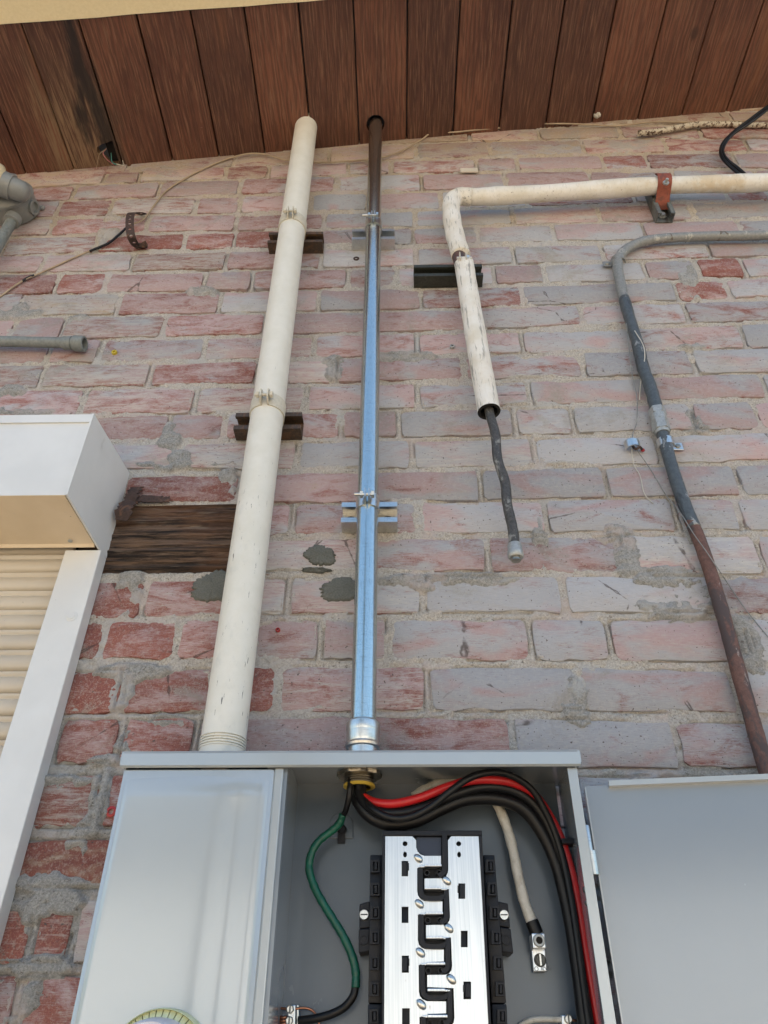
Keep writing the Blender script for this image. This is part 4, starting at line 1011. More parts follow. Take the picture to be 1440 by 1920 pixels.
ribbon(pp, [.010*(.6+.8*random.random()) for i in range(len(pp))], .002, M_rustmetal, 'upright_scrap', rb)
# wires in the ragged soffit hole
def scable(name, label, pts, r, mat):
    L = []
    for px, py, dz in pts:
        p = PS(px, py); L.append(Vector((p.x, p.y, p.z+dz)))
    return tag(MB().tube(spline(L, 8), r, 6).obj(name, mat, None, 180), label, 'wire', 'loose wires in the soffit hole')
scable('loose_wire', 'pink wire across the ragged soffit hole', [(197, 284, .015), (193, 288, .002), (200, 296, -.004), (208, 303, -.004), (216, 311, -.002)], .0011, M_pinkw)
scable('loose_wire', 'teal wire at the wall edge of the soffit hole', [(206, 292, .015), (210, 302, -.002), (216, 306, -.004), (224, 307, -.004)], .0013, M_greenw)
scable('loose_wire', 'white wire curled at the corner of the soffit hole', [(228, 296, .012), (231, 303, -.003), (234, 309, -.004), (226, 307, -.006), (219, 306, -.004)], .0010, M_whitew)
scable('loose_wire', 'fine pale strand hanging left of the soffit hole', [(198, 283, .01), (188, 287, -.002), (184, 300, -.004), (182, 312, -.006), (178, 326, -.010)], .0007, M_beigecable)
mbt = MB()
def blob(px, py, r, name, label):
    c = PS(px, py); V = []; o = MB(); prof = [(0, r*.5), (r*.25, r), (r*.6, r*.8), (r*.9, r*.4)]
    o.lathe((c.x, c.y-.004, c.z+.004), (0, -.3, -1), prof, 9)
    for v in o.v: v += Vector((random.gauss(0, r*.14), random.gauss(0, r*.14), random.gauss(0, r*.14)))
    tag(o.obj(name, M_tape if 'pale' in label else M_beigecable, None), label, 'foam blob')
blob(1119, 219, .0095, 'sealant_blob', 'pale lump of sealant stuck where boards meet the bricks')
chip = P(880, 320, .004); tag(MB().box((chip.x-.024, -.003, chip.z-.012), (chip.x+.022, -.009, chip.z+.006), .002).obj('wood_chip', M_whitew, None), 'pale wooden chip wedged in the joint right of the steel conduit', 'wood chip')
# ================================================================ ROLLER SHUTTER (left)
RXw = RAIL_X
rsq = thing('roller_shutter', 'cream roller shutter with box housing and guide rail at the left', 'roller shutter', (RXw-.6, 0, .9))
HD = .148                                   # housing projects
hx = -.4868                     # right end of the housing
HT = (P(178, 780, HD).z+P(240, 888, 0).z)/2; HB = P(127, 928, HD).z; HB2 = P(187, 1024, .028).z
LX = -2.1
def yz_prism(mb, pts, x0, x1):
    n = len(pts); V = [Vector((x, -d, z)) for x in (x0, x1) for d, z in pts]
    return mb.add(V, [(i, (i+1) % n, n+(i+1) % n, n+i) for i in range(n)]+[tuple(range(n)), tuple(range(2*n-1, n-1, -1))])
yz_prism(MB(), [(HD, HB), (HD, HT-.016), (HD-.002, HT-.016), (HD-.002, HB+.001)], LX, hx-.003).obj('front_cover', M_hous, rsq)
yz_prism(MB(), [(HD+.003, HT-.017), (HD+.003, HT), (.002, HT), (.002, HT-.002), (HD-.001, HT-.002), (HD-.001, HT-.0165)], LX, hx-.001).obj('top_cover', M_hous, rsq)
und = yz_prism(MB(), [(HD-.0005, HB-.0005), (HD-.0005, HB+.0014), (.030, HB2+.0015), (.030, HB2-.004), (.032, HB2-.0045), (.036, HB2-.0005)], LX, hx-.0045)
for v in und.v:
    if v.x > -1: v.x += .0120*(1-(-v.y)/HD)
und.obj('underside_cover', M_shut_bounce, rsq)
capm = yz_prism(MB(), [(HD+.0035, HB-.002), (HD+.0035, HT+.001), (0.001, HT+.001), (0.001, HB2-.006), (.026, HB2-.006)], hx-.0015, hx+.0015)
for v in capm.v: v.x += .0135*(1-(-v.y)/HD)
capm.obj('end_cap', M_hous, rsq)
sp = P(165, 1009, .045)
MB().lathe((hx-.030, -.045, HB2-.0005), (0, 0, -1), [(0, .0038), (.0015, .0036), (.002, .002)], 14).obj('screw', M_coupl, rsq, 40)
# guide rail: runs down beside the opening
RD = .028; rail_r = hx+.0005
rl_front = P(135, 1040, RD).x; rw = .056
rl_front = -.5295; RRX = -.4715
gr_ = MB(); gr_.box((rl_front, -.001, .85), (RRX, -RD, HB2-.007), .0015); grail = gr_.obj('guide_rail', M_hous, rsq)
c = P(134, 1155, RD); MB().lathe((c.x, -RD+.0005, c.z), (0, -1, 0), [(0, .0088), (.0012, .0085), (.0016, .0062), (.0016, .006), (.0024, .0055), (.0026, .004)], 28).obj('cover_plug', M_hous, rsq, 30)
# slats
sz = HB2-.001; pitch = .0340; k = 0
sprof = [(.004, 0), (.0085, .0020), (.0115, .006), (.0125, .013), (.0120, .0215), (.0100, .0232), (.0085, .0245), (.0092, .0262), (.0106, .0278), (.0106, .0318), (.004, .0325)]
first = None
SX0, SX1 = LX, rl_front+.004
z_ = P(60, 1072, .012).z-.0325+3*pitch
while z_ > .88:
    V = [Vector((x, -d, z_+h)) for x in (SX0, SX1) for d, h in sprof]; n = len(sprof)
    if first is None:
        mb = MB(); mb.add([v-Vector((0, 0, z_)) for v in V], [(i, (i+1) % n, n+(i+1) % n, n+i) for i in range(n)]+[tuple(range(n)), tuple(range(2*n-1, n-1, -1))])
        first = mb.obj('slat', M_slat, rsq, 50); base = ROOTS[rsq.name].copy(); first.location = (0, 0, z_)
    else:
        o = first.copy(); COL.objects.link(o); o.location = (0, 0, z_)
    z_ -= pitch
MB().box((LX, .004, .85), (rl_front+.01, .02, HT-.05)).obj('dark_gap', M_darkhole, rsq)

# ================================================================ ELECTRICAL PANEL
pan = thing('electrical_panel', 'grey outdoor meter and breaker panel, its right compartment open with the door swung aside', 'electrical panel', (P(660, 1440, .1).x, 0, .95))
FD, BD = .126, .016
ZT = P(700, 1441, FD).z                       # bottom of the lip
XLb = P(236, 1425, FD).x; XRb = P(1081, 1425, FD).x
ZB = .98
zin = PZ(0, 0, 1).z if False else P(800, 1467, BD).z    # underside of the top
xin = P(1046, 1467, BD).x                     # right inner corner
xdl = P(562, 1470, BD).x                      # left inner corner of the breaker compartment
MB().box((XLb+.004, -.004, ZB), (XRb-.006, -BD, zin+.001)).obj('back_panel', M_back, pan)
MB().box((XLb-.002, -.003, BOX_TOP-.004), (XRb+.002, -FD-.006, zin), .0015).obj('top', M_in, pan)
yz_prism(MB(), [(FD+.0055, ZT), (FD+.0085, ZT+.002), (FD+.0085, BOX_TOP-.003), (FD+.006, BOX_TOP+.0005), (FD-.002, BOX_TOP+.0005), (FD-.002, BOX_TOP-.002), (FD+.0055, BOX_TOP-.004)], XLb-.0025, XRb+.0025).obj('drip_lip', M_encl, pan)
for x_ in (XLb-.0035, XRb+.0005):
    MB().box((x_, -.004, ZT+.004), (x_+.003, -FD-.008, BOX_TOP-.001)).obj('lip_return', M_encl, pan)
MB().box((XLb, -.003, ZB), (XLb+.002, -FD+.002, zin)).obj('left_side', M_encl, pan)
xrw = (P(1085, 1446, FD).x+xin)/2
wallr = MB(); V = []
xf, xb_ = P(1079, 1446, FD).x, xin
for z_ in (ZB, zin): V += [Vector((xf, -FD, z_)), Vector((xf+.0022, -FD, z_)), Vector((xb_+.0022, -BD, z_)), Vector((xb_, -BD, z_))]
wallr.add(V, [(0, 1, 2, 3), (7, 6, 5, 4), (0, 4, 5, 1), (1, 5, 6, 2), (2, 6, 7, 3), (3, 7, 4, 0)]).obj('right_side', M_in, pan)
MB().box((xf-.009, -FD+.0015, ZB), (xf+.002, -FD-.0004, ZT)).obj('right_flange', M_encl, pan)
# divider between the compartments, with a light flange
xg0, xg1 = P(508, 1500, FD).x, P(520, 1500, FD).x
xfl = P(543, 1460, FD).x
MB().box((xdl-.004, -BD+.001, ZB), (xdl-.0015, -FD+.012, zin)).obj('divider', M_in, pan)
MB().box((xdl-.0255, -FD+.004, ZB), (xdl-.0015, -FD+.011, ZT+.004)).obj('divider_channel', M_in, pan)
MB().box((xdl-.0160, -FD-.0018, ZB), (xdl-.0055, -FD+.0035, ZT+.001), .0016).obj('divider_flange', M_encl, pan)
# meter compartment cover with rolled edges
xc1 = P(514, 1462, FD+.004).x
cov = MB(); cov.box((XLb+.001, -FD+.010, ZB), (xc1, -FD-.0045, ZT-.0008), .0035); cvo = cov.obj('meter_cover', M_encl, pan, 40)
# pressed-out field of the cover (shallow, soft edged)
nx_, nz_ = 40, 60; x0_, x1_ = XLb+.0032, xc1-.0022; z0_, z1_ = ZB+.005, ZT-.0035
X, Z = np.meshgrid(np.linspace(x0_, x1_, nx_), np.linspace(z0_, z1_, nz_))
ed = np.minimum(np.minimum(X-x0_, x1_-X), z1_-Z); u_ = (X-x0_)/(x1_-x0_)
hgt_ = .0045+.0022*smstep(ed, .0, .009)+.0016*np.sin(u_*PI)-.0022*np.exp(-((u_-.80)/.09)**2)*smstep(z1_-Z, 0, .05)-.004*(ed <= 1e-6)
V = np.stack([X, -(FD+hgt_), Z], -1).reshape(-1, 3); idx = np.arange(nx_*nz_).reshape(nz_, nx_)
Fq = np.stack([idx[:-1, :-1], idx[:-1, 1:], idx[1:, 1:], idx[1:, :-1]], -1).reshape(-1, 4)
mesh_obj('cover_face', V, Fq, M_encl, cvo, 180)
# meter ring at the bottom of the cover
rc = P(291, 2010, FD+.02); rc = Vector((rc.x, 0, rc.z)); Rm = P(291, 1889, FD+.02).z-rc.z
ringo = MB(); nS = 120; V = []; Fc = []
profR = [(FD+.004, Rm*1.01), (FD+.020, Rm*1.0), (FD+.026, Rm*.985), (FD+.027, Rm*.97), (FD+.0225, Rm*.955)]
for k in range(nS):
    a = 2*PI*k/nS
    for d, r in profR: V.append(Vector((rc.x+r*math.cos(a), -d, rc.z+r*math.sin(a))))
m_ = len(profR)
for k in range(nS):
    for j in range(m_-1): Fc.append((k*m_+j, k*m_+j+1, ((k+1) % nS)*m_+j+1, ((k+1) % nS)*m_+j))
MB().add(V, Fc).obj('meter_ring', M_ring, cvo, 50)
teeth = MB()
for k in range(44):
    a0_, a1_ = 2*PI*(k+.07)/44, 2*PI*(k+.93)/44; V = []
    for a in (a0_, (a0_+a1_)/2, a1_):
        for d, r in ((FD+.0235, Rm*.957), (FD+.0275, Rm*.83), (FD+.0245, Rm*.83), (FD+.0205, Rm*.957)): V.append(Vector((rc.x+r*math.cos(a), -d, rc.z+r*math.sin(a))))
    teeth.add(V, [(i*4+j, i*4+(j+1) % 4, (i+1)*4+(j+1) % 4, (i+1)*4+j) for i in range(2) for j in range(4)]+[(0, 1, 2, 3), (11, 10, 9, 8)])
teeth.obj('slotted_collar', M_ring, cvo)
MB().lathe((rc.x, -FD-.018, rc.z), (0, -1, 0), [(0, Rm*.99), (.0012, Rm*.97)], 60).obj('collar_plate', M_strutgr, cvo)
MB().lathe((rc.x, -FD-.018, rc.z), (0, -1, 0), [(0, Rm*.84), (.022, Rm*.83), (.026, Rm*.81), (.040, Rm*.79), (.046, Rm*.74), (.047, Rm*.5)], 60).obj('meter_dome', M_ringin, cvo, 40)
# door, swung open to the right
dxl = P(1098, 1475, .104); th_ = math.radians(7.5); DZ = P(1140, 1474, .106).z; DW_ = .385
def D(u, z_, off=0):                          # u metres along the door, off towards the viewer
    return Vector((dxl.x+u*math.cos(th_)-off*math.sin(th_), dxl.y-u*math.sin(th_)-off*math.cos(th_), z_))
def dbox(u0, u1, z0, z1, o0, o1, bevel=0):
    mb = MB(); V = [D(u, z_, o) for u in (u0, u1) for z_ in (z0, z1) for o in (o0, o1)]
    mb.add(V, [(0, 1, 3, 2), (4, 6, 7, 5), (0, 4, 5, 1), (2, 3, 7, 6), (0, 2, 6, 4), (1, 5, 7, 3)]); return mb
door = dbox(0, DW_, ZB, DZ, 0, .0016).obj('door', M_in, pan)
dbox(.026, DW_, DZ-.003, DZ+.003, .0012, .0105).obj('door_top_flange', M_encl, door)
dbox(-.0015, .0, ZB, DZ-.001, -.014, .0016).obj('door_edge_flange', M_encl, door)
dbox(DW_, DW_+.0015, ZB, DZ, -.012, .008).obj('door_far_flange', M_encl, door)
hp0 = P(1100, 1546, .118); hp1 = P(1110, 1592, .118)
hz0, hz1, hz2 = P(1100, 1546, .112).z, P(1108, 1596, .112).z, P(1115, 1641, .112).z
hxp = P(1102, 1570, .112).x
hng = MB(); hng.lathe((hxp, -.112, hz1-.002), (0, 0, 1), [(0, .0036), (hz0-hz1, .0036), (hz0-hz1+.001, .003)], 18).obj('hinge_pin', M_zinc, pan, 40)
MB().lathe((hxp+.0005, -.112, hz2), (0, 0, 1), [(0, .0062), (hz1-hz2, .0062)], 18).obj('hinge_barrel', M_zinc, pan, 40)
MB().box((hxp-.006, -.110, hz2), (hxp+.002, -.1085, hz1)).obj('hinge_leaf', M_zinc, pan)
for py_ in (1667, 1692):
    q = P(1112, py_, .10); MB().lathe((xf-.004, -.095, q.z), (1, 0, 0), [(0, .0025), (.004, .0025), (.0042, .0055), (.0085, .0050), (.010, .003)], 14).obj('flange_bolt', M_zinc, pan, 40)
# stamped knockout and screw in the back panel
ko = [(618, 1572), (618, 1545)]+[(640+22*math.cos(a), 1545-22*math.sin(a)) for a in [PI-PI*k/12 for k in range(13)]]+[(662, 1545), (662, 1572)]
MB().pix(ko, BD+.0022, BD-.001, .0008).obj('stamped_boss', M_back, pan)
q = P(641, 1556, BD+.002); mb = MB(); mb.lathe((q.x, q.y, q.z), (0, -1, 0), [(0, .0062), (.004, .0058), (.0055, .004)], 16); mb.box((q.x-.0045, q.y, q.z-.016), (q.x+.0045, q.y-.003, q.z)); mb.obj('mounting_screw', M_black, pan, 40)
# stamped tabs on the underside of the top
MB().box((xdl+.012, -.085, zin-.0012), (xdl+.028, -.105, zin+.0005)).obj('stamped_tab', M_in, pan)
MB().lathe((xin-.035, -FD+.020, zin+.001), (0, 0, -1), [(0, .0022), (.008, .0020), (.009, .001)], 10).obj('top_screw', M_coupl, pan, 40)
# ---- breaker interior
AD = .082
def PX(cx_, cy_): return (560+cx_/3.6, 1400+cy_/3.6)          # crop coordinates used while tracing
def pp_(l): return [PX(*p) for p in l]
bi = thing('breaker_interior', 'black moulded breaker base with two silver bus plates and a winding black gap', 'breaker base', (P(810, 1560, AD).x, -BD, ZB))
MB().pix(pp_([(565, 565), (1237, 565), (1302, 1900), (1324, 2350), (575, 2350), (574, 1900)]), AD-.006, BD+.012, .002).obj('base', M_black, bi, 40)
# raised rim round the plates
MB().pix(pp_([(565, 565), (1237, 565), (1237, 600), (565, 600)]), AD+.002, AD-.010, .0008).obj('rim', M_black, bi)
MB().pix(pp_([(565, 600), (580, 600), (574, 2350), (560, 2350)]), AD+.002, AD-.010, .0005).obj('rim', M_black, bi)
MB().pix(pp_([(1218, 600), (1237, 600), (1322, 2350), (1306, 2350)]), AD+.002, AD-.010, .0005).obj('rim', M_black, bi)
lpoly = [(585, 605), (768, 605), (793, 632), (793, 680), (803, 708), (822, 728), (850, 737), (960, 737), (960, 796), (850, 800), (850, 815), (800, 818), (800, 975), (806, 1005), (822, 1028), (850, 1043), (970, 1045), (970, 1113), (852, 1116), (852, 1130), (805, 1133), (805, 1305), (811, 1335), (828, 1356), (856, 1368), (980, 1370), (980, 1450), (862, 1454), (862, 1470), (810, 1473),
         (812, 1655), (819, 1685), (836, 1706), (866, 1718), (995, 1720), (995, 1800), (870, 1804), (870, 1822), (815, 1825), (818, 2010), (826, 2040), (845, 2062), (872, 2072), (1000, 2074), (1003, 2150), (825, 2160), (825, 2330), (580, 2330), (577, 1872)]
rpoly = [(1030, 605), (1214, 605), (1286, 1872), (1302, 2330), (1075, 2330), (1072, 2020), (880, 2005), (878, 1900), (1000, 1896), (1030, 1885), (1046, 1862), (1052, 1830), (1046, 1630), (868, 1622), (868, 1541), (990, 1540), (1016, 1530), (1032, 1508), (1036, 1480), (1028, 1288), (860, 1280), (860, 1205), (985, 1202), (1006, 1192), (1018, 1172), (1022, 1150), (1014, 962), (850, 950), (850, 890), (972, 888), (994, 876), (1006, 852), (1010, 830), (1008, 632)]
def rect(cx_, cy_, w, h): return [(cx_-w/2, cy_-h/2), (cx_+w/2, cy_-h/2), (cx_+w/2, cy_+h/2), (cx_-w/2, cy_+h/2)]
Lh = [rect(717, 823, 44, 104), rect(718, 1135, 46, 110), rect(720, 1468, 48, 116), rect(724, 1825, 52, 120), pcirc(718, 655, 17), pcirc(718, 728, 13, 14, 20)]
Rh = [rect(1101, 975, 46, 104), rect(1118, 1298, 46, 112), rect(1138, 1645, 52, 120), pcirc(1080, 655, 17), pcirc(1083, 728, 13, 14, 20)]
MB().pix(pp_(lpoly), AD, AD-.0028, 0, [pp_(h) for h in Lh]).obj('bus_plate', M_alu, bi)
MB().pix(pp_(rpoly), AD, AD-.0028, 0, [pp_(h) for h in Rh]).obj('bus_plate', M_alu, bi)
# clips in some of the windows
for cx_, cy_, s in ((717, 823, 1), (720, 1468, 1), (1101, 975, -1), (1138, 1645, -1)):
    MB().pix(pp_(rect(cx_-4*s, cy_, 34, 96)), AD+.0012, AD-.008, .0005).obj('latch', M_black, bi)
    MB().pix(pp_(rect(cx_+22*s, cy_-14, 12, 50)), AD+.0016, AD-.004, .0004).obj('latch_tongue', M_black, bi)
MB().pix(pp_([(796, 612), (962, 612), (962, 735), (852, 733), (812, 716), (796, 680)]), AD-.0035, AD-.007).obj('inset_panel', paint('navy_moulded_plastic', (.018, .026, .048), .4), bi)
# winding black rib between the plates
def rib(pts, w=17):
    c = spline([Vector((x, y, 0)) for x, y in pts], 5); a = []; b = []
    for i, p in enumerate(c):
        t_ = (c[min(i+1, len(c)-1)]-c[max(0, i-1)]).normalized(); nrm = Vector((-t_.y, t_.x, 0))
        a.append((p.x+nrm.x*w, p.y+nrm.y*w)); b.append((p.x-nrm.x*w, p.y-nrm.y*w))
    mb = MB()
    for i in range(len(a)-1): pass
    q0 = [P(*PX(*p), AD+.004) for p in a]; q1 = [P(*PX(*p), AD+.004) for p in b]; V = []
    for u, v in zip(q0, q1):
        V += [u, v, Vector((v.x, -(AD-.006), v.z)), Vector((u.x, -(AD-.006), u.z))]
    n = len(a); Fc = [(i*4+k, i*4+(k+1) % 4, (i+1)*4+(k+1) % 4, (i+1)*4+k) for i in range(n-1) for k in range(4)]+[(0, 1, 2, 3), (n*4-1, n*4-2, n*4-3, n*4-4)]
    return mb.add(V, Fc).obj('winding_rib', M_black, bi, 40)
rib([(985, 578), (985, 700), (985, 820), (975, 852), (945, 870)], 16)
for (xl, y0, xr, y1) in ((822, 815, 990, 965), (828, 1130, 1000, 1290), (835, 1470, 1012, 1635), (842, 1822, 1028, 1990)):
    per = 0
    rib([(xl, y0), (xl, (y0+y1)/2), (xl+2, y1+5), (xl+14, y1+42), (xl+50, y1+58), (xr-40, y1+58), (xr-6, y1+40)], 16)
for (xr, y0, y1) in ((997, 968, 1140), (1007, 1290, 1470), (1020, 1632, 1820), (1036, 1985, 2150)):
    rib([(xr, y0), (xr, (y0+y1)/2), (xr, y1), (xr-10, y1+32), (xr-42, y1+46)], 16)
stabs = [(815, 965, 795), (850, 1000, 948), (820, 975, 1115), (860, 1015, 1278), (825, 990, 1453), (870, 1025, 1630), (835, 1005, 1805), (880, 1040, 1990)]
for k, (xa_, xb_2, y) in enumerate(stabs):
    lo_, hi_ = (xa_+35, xb_2) if k % 2 == 0 else (xa_, xb_2-35)
    q0, q1 = P(*PX(lo_, y), AD+.012), P(*PX(hi_, y), AD+.012)
    zc_ = P(*PX(lo_, y+18), AD).z
    MB().box((q0.x, -AD+.004, zc_-.0012), (q1.x, -AD-.010, zc_+.0014), .0006).obj('stab', M_alu, bi)
    l0, l1 = (xa_, xa_+45) if k % 2 == 0 else (xb_2-45, xb_2)
    q0, q1 = P(*PX(l0, y), AD+.006), P(*PX(l1, y), AD+.006)
    MB().box((q0.x, -AD+.004, zc_-.0010), (q1.x, -AD-.004, zc_+.0010), .0005).obj('stab_tang', M_alu, bi)
    if k % 2 == 0:
        for dx_ in (50, 132):
            q = P(*PX(xa_+dx_, y+60), AD-.002)
            MB().lathe((q.x, -(AD-.006), q.z), (0, -1, 0), [(0, .0034), (.007, .0034), (.007, .0021), (.001, .0020)], 16, caps=False).obj('moulded_post', M_black, bi, 40)
for (cx_, cy_) in ((808, 755), (998, 905), (815, 1062), (1013, 1225), (822, 1390), (1030, 1570), (828, 1740), (1045, 1935)):
    q = P(*PX(cx_, cy_), AD); V = []; Fc = []; n = 16
    for k, (s, d) in enumerate(((1, 0), (.9, .0022), (.6, .0036), (0.15, .0040))):
        for j in range(n):
            a = 2*PI*j/n; ux, uz = .0062*s*math.cos(a), .0040*s*math.sin(a); ca, sa_ = math.cos(-.7), math.sin(-.7)
            V.append(Vector((q.x+ux*ca-uz*sa_, -AD-d, q.z+ux*sa_+uz*ca)))
    for k in range(3):
        for j in range(n): Fc.append((k*n+j, k*n+(j+1) % n, (k+1)*n+(j+1) % n, (k+1)*n+j))
    Fc.append(tuple(3*n+j for j in range(n)))
    MB().add(V, Fc).obj('bus_rivet', M_zinc, bi, 60)
# breaker clip rails
def rail(poly, name):
    MB().pix(pp_(poly), AD-.020, BD+.010, .001).obj(name, M_black, bi, 40)
rail([(483, 730), (572, 730), (572, 1730), (470, 1730)], 'clip_rail'); rail([(468, 1738), (572, 1738), (572, 2350), (462, 2350)], 'clip_rail')
rail([(1246, 730), (1323, 730), (1402, 1730), (1302, 1730)], 'clip_rail'); rail([(1304, 1738), (1404, 1738), (1430, 2350), (1326, 2350)], 'clip_rail')
for side, lst in ((-1, [(515, 805), (515, 962), (514, 1120), (512, 1287), (511, 1460), (509, 1637), (507, 1820), (505, 2005)]), (1, [(1292, 805), (1306, 960), (1320, 1120), (1332, 1287), (1346, 1460), (1360, 1637), (1372, 1820), (1386, 2005)])):
    for cx_, cy_ in lst:
        h_ = 40+cy_*.004
        outer = rect(cx_, cy_, 62, 2*h_); inner = rect(cx_+4, cy_+2, 34, 2*h_-26)
        MB().pix(pp_(outer), AD-.0145, AD-.021, .0, [pp_(inner)]).obj('clip_frame', M_black, bi)
        MB().pix(pp_(rect(cx_+6, cy_, 20, 2*h_-34)), AD-.013, AD-.0215, .0006).obj('clip_hook', M_black, bi)
for pl, sc_, hl in (([(410, 1062), (483, 1042), (483, 1220), (410, 1228)], (442, 1136), None), ([(405, 1232), (480, 1224), (480, 1382), (405, 1392)], None, (440, 1302)),
                    ([(1340, 1042), (1413, 1058), (1428, 1222), (1352, 1210)], (1385, 1138), None), ([(1358, 1216), (1430, 1228), (1450, 1396), (1372, 1384)], None, (1400, 1302))):
    MB().pix(pp_(pl), AD-.030, BD+.002, .0012).obj('mounting_foot', M_black, bi)
    if sc_:
        q = P(*PX(*sc_), AD-.030); s_ = MB(); s_.lathe((q.x, q.y, q.z), (0, -1, 0), [(0, .0058), (.0022, .0056), (.0032, .0048)], 24)
        so = s_.obj('mounting_screw', M_zinc, bi, 40)
        MB().box((q.x-.0040, q.y-.0030, q.z-.0006), (q.x+.0040, q.y-.0036, q.z+.0006)).obj('screw_slot', M_black, so)
    if hl:
        q = P(*PX(*hl), AD-.030); MB().lathe((q.x, q.y, q.z), (0, -1, 0), [(0, .0056), (.0016, .0054), (.0016, .0036), (.0006, .0034)], 24).obj('moulded_ring', M_black, bi, 40)
# ---- neutral lug
def RX(cx_, cy_): return (880+cx_/3.6, 1400+cy_/3.6)
lg = thing('cable_lug', 'silver lug with hex set screw holding the white taped cable', 'cable lug', (P(1010, 1790, .05).x, -.02, P(1010, 1822, .05).z))
MB().pix([RX(*p) for p in [(420, 1258), (511, 1260), (521, 1362), (431, 1364)]], .050, .028, .0012).obj('lug_block', M_alu, lg)
MB().pix([RX(*p) for p in [(421, 1372), (513, 1372), (526, 1516), (436, 1518)]], .030, .022, .0008).obj('lug_plate', M_alu, lg)
q = P(*RX(470, 1309), .050); q.y -= .001; mb = MB(); mb.lathe((q.x, q.y+.002, q.z), (0, -1, 0), [(0, .0068), (.0035, .0066), (.0042, .0058), (.0042, .0038), (.0012, .0036)], 24, caps=False); mb.obj('set_screw', M_coupl, lg, 35)
MB().lathe((q.x, q.y+.0005, q.z), (0, -1, 0), [(0, .0042), (.0010, .0040)], 6).obj('hex_socket', M_darkhole, lg)
q = P(*RX(477, 1441), .030); MB().lathe((q.x, q.y, q.z), (0, -1, 0), [(0, .0068), (.002, .0066), (.0035, .0050)], 24).obj('plate_screw', M_strutgr, lg, 35)
MB().box((q.x-.0009, q.y-.0030, q.z-.0055), (q.x+.0009, q.y-.0042, q.z+.0055)).obj('screw_slot', M_zinc, lg)
def text(body, p, size, mat, parent, name='lettering'):
    cu = bpy.data.curves.new(name, 'FONT'); cu.body = body; cu.size = size; cu.extrude = .00008; cu.align_x = 'LEFT'
    tmp = bpy.data.objects.new(name, cu); me = bpy.data.meshes.new_from_object(tmp); bpy.data.objects.remove(tmp)
    o = bpy.data.objects.new(name, me); COL.objects.link(o); o.data.materials.append(mat); o.parent = parent
    o.location = Vector(p)-ROOTS[parent.name]; o.rotation_euler = (PI/2, 0, 0); return o
q = P(*RX(484, 1494), .0304); text('2/0-14', (q.x, q.y-.0003, q.z), .0034, M_black, lg)
q = P(*RX(484, 1509), .0304); text('AL 9CU', (q.x, q.y-.0003, q.z), .0034, M_black, lg)
q = P(*RX(453, 1499), .0304); MB().lathe((q.x, q.y, q.z), (0, -1, 0), [(0, .0022), (.0003, .0022), (.0003, .0017), (0, .0017)], 18, caps=False).obj('stamped_mark', M_black, lg)
# ---- ground bars at the bottom
gb = thing('ground_bar', 'small silver terminal bar with two screws at the lower left of the open compartment', 'terminal bar', P(548, 1915, .03), 'terminal bars at the bottom of the open compartment')
MB().pix([(540, 1884), (554, 1884), (552, 1990), (537, 1990)], .040, .024, .001).obj('bar', M_alu, gb)
for cx_, cy_ in ((544.5, 1892.5), (543, 1914), (541, 1938)):
    q = P(cx_, cy_, .040); MB().lathe((q.x, q.y, q.z), (0, -1, 0), [(0, .0046), (.003, .0045), (.0042, .0034)], 6).obj('terminal_screw', M_zinc, gb, 30); MB().box((q.x-.0008, q.y-.0038, q.z-.004), (q.x+.0008, q.y-.0048, q.z+.004)).obj('screw_slot', M_strutgr, gb)
MB().pix([(556, 1884), (560, 1884), (561, 1990), (556, 1990)], .034, .026, .0006).obj('side_strip', M_zinc, gb)
gb2 = thing('ground_bar', 'small silver terminal with one screw at the lower right, a copper wire end poking out', 'terminal bar', P(1063, 1915, .03), 'terminal bars at the bottom of the open compartment')
MB().pix([(1053, 1903), (1071, 1903), (1073, 1990), (1056, 1990)], .034, .018, .001).obj('bar', M_alu, gb2)
q = P(1065, 1911, .034); MB().lathe((q.x, q.y, q.z), (0, -1, 0), [(0, .0046), (.003, .0045), (.004, .0034)], 20).obj('terminal_screw', M_zinc, gb2, 40); MB().box((q.x-.0008, q.y-.0036, q.z-.004), (q.x+.0008, q.y-.0046, q.z+.004)).obj('screw_slot', M_strutgr, gb2)
# ---- locknut and bushing where the conduit enters
bxx = P(674, 1455, .060).x; nz = zin
ln_ = thing('conduit_locknut', 'ribbed metal locknut with yellow bushing ring where the conduit enters the panel', 'locknut', (bxx, -.06, nz))
mb = MB(); V = []; nn = 72
prf = [(0, 1.0), (.0055, 1.0), (.0065, .97), (.0065, .70)]
for k in range(nn):
    a = 2*PI*k/nn; lob = .0262+.0022*(1 if math.sin(8*a) > .2 else 0)
    for t_, s in prf: V.append(Vector((bxx+lob*s*math.cos(a), -.060+lob*s*math.sin(a), nz-.0005-t_)))
m_ = len(prf); Fc = [(k*m_+j, k*m_+j+1, ((k+1) % nn)*m_+j+1, ((k+1) % nn)*m_+j) for k in range(nn) for j in range(m_-1)]
mb.add(V, Fc).obj('lobed_nut', M_brass, ln_, 40)
prof = [(.004, .0185)]
for k in range(4): prof += [(.006+k*.003, .0192), (.0072+k*.003, .0192), (.0080+k*.003, .0178)]
MB().lathe((bxx, -.060, nz), (0, 0, -1), prof, 40, caps=False).obj('thread', M_brass, ln_, 30)
MB().lathe((bxx, -.060, nz-.0165), (0, 0, -1), [(0, .0170), (0, .0196), (.0022, .0200), (.0030, .0188), (.0030, .0150)], 40, caps=False).obj('bushing', M_yellow, ln_, 40)
MB().lathe((bxx, -.060, nz-.006), (0, 0, -1), [(0, .0172), (.001, .0172)], 30).obj('dark_mouth', M_darkhole, ln_)
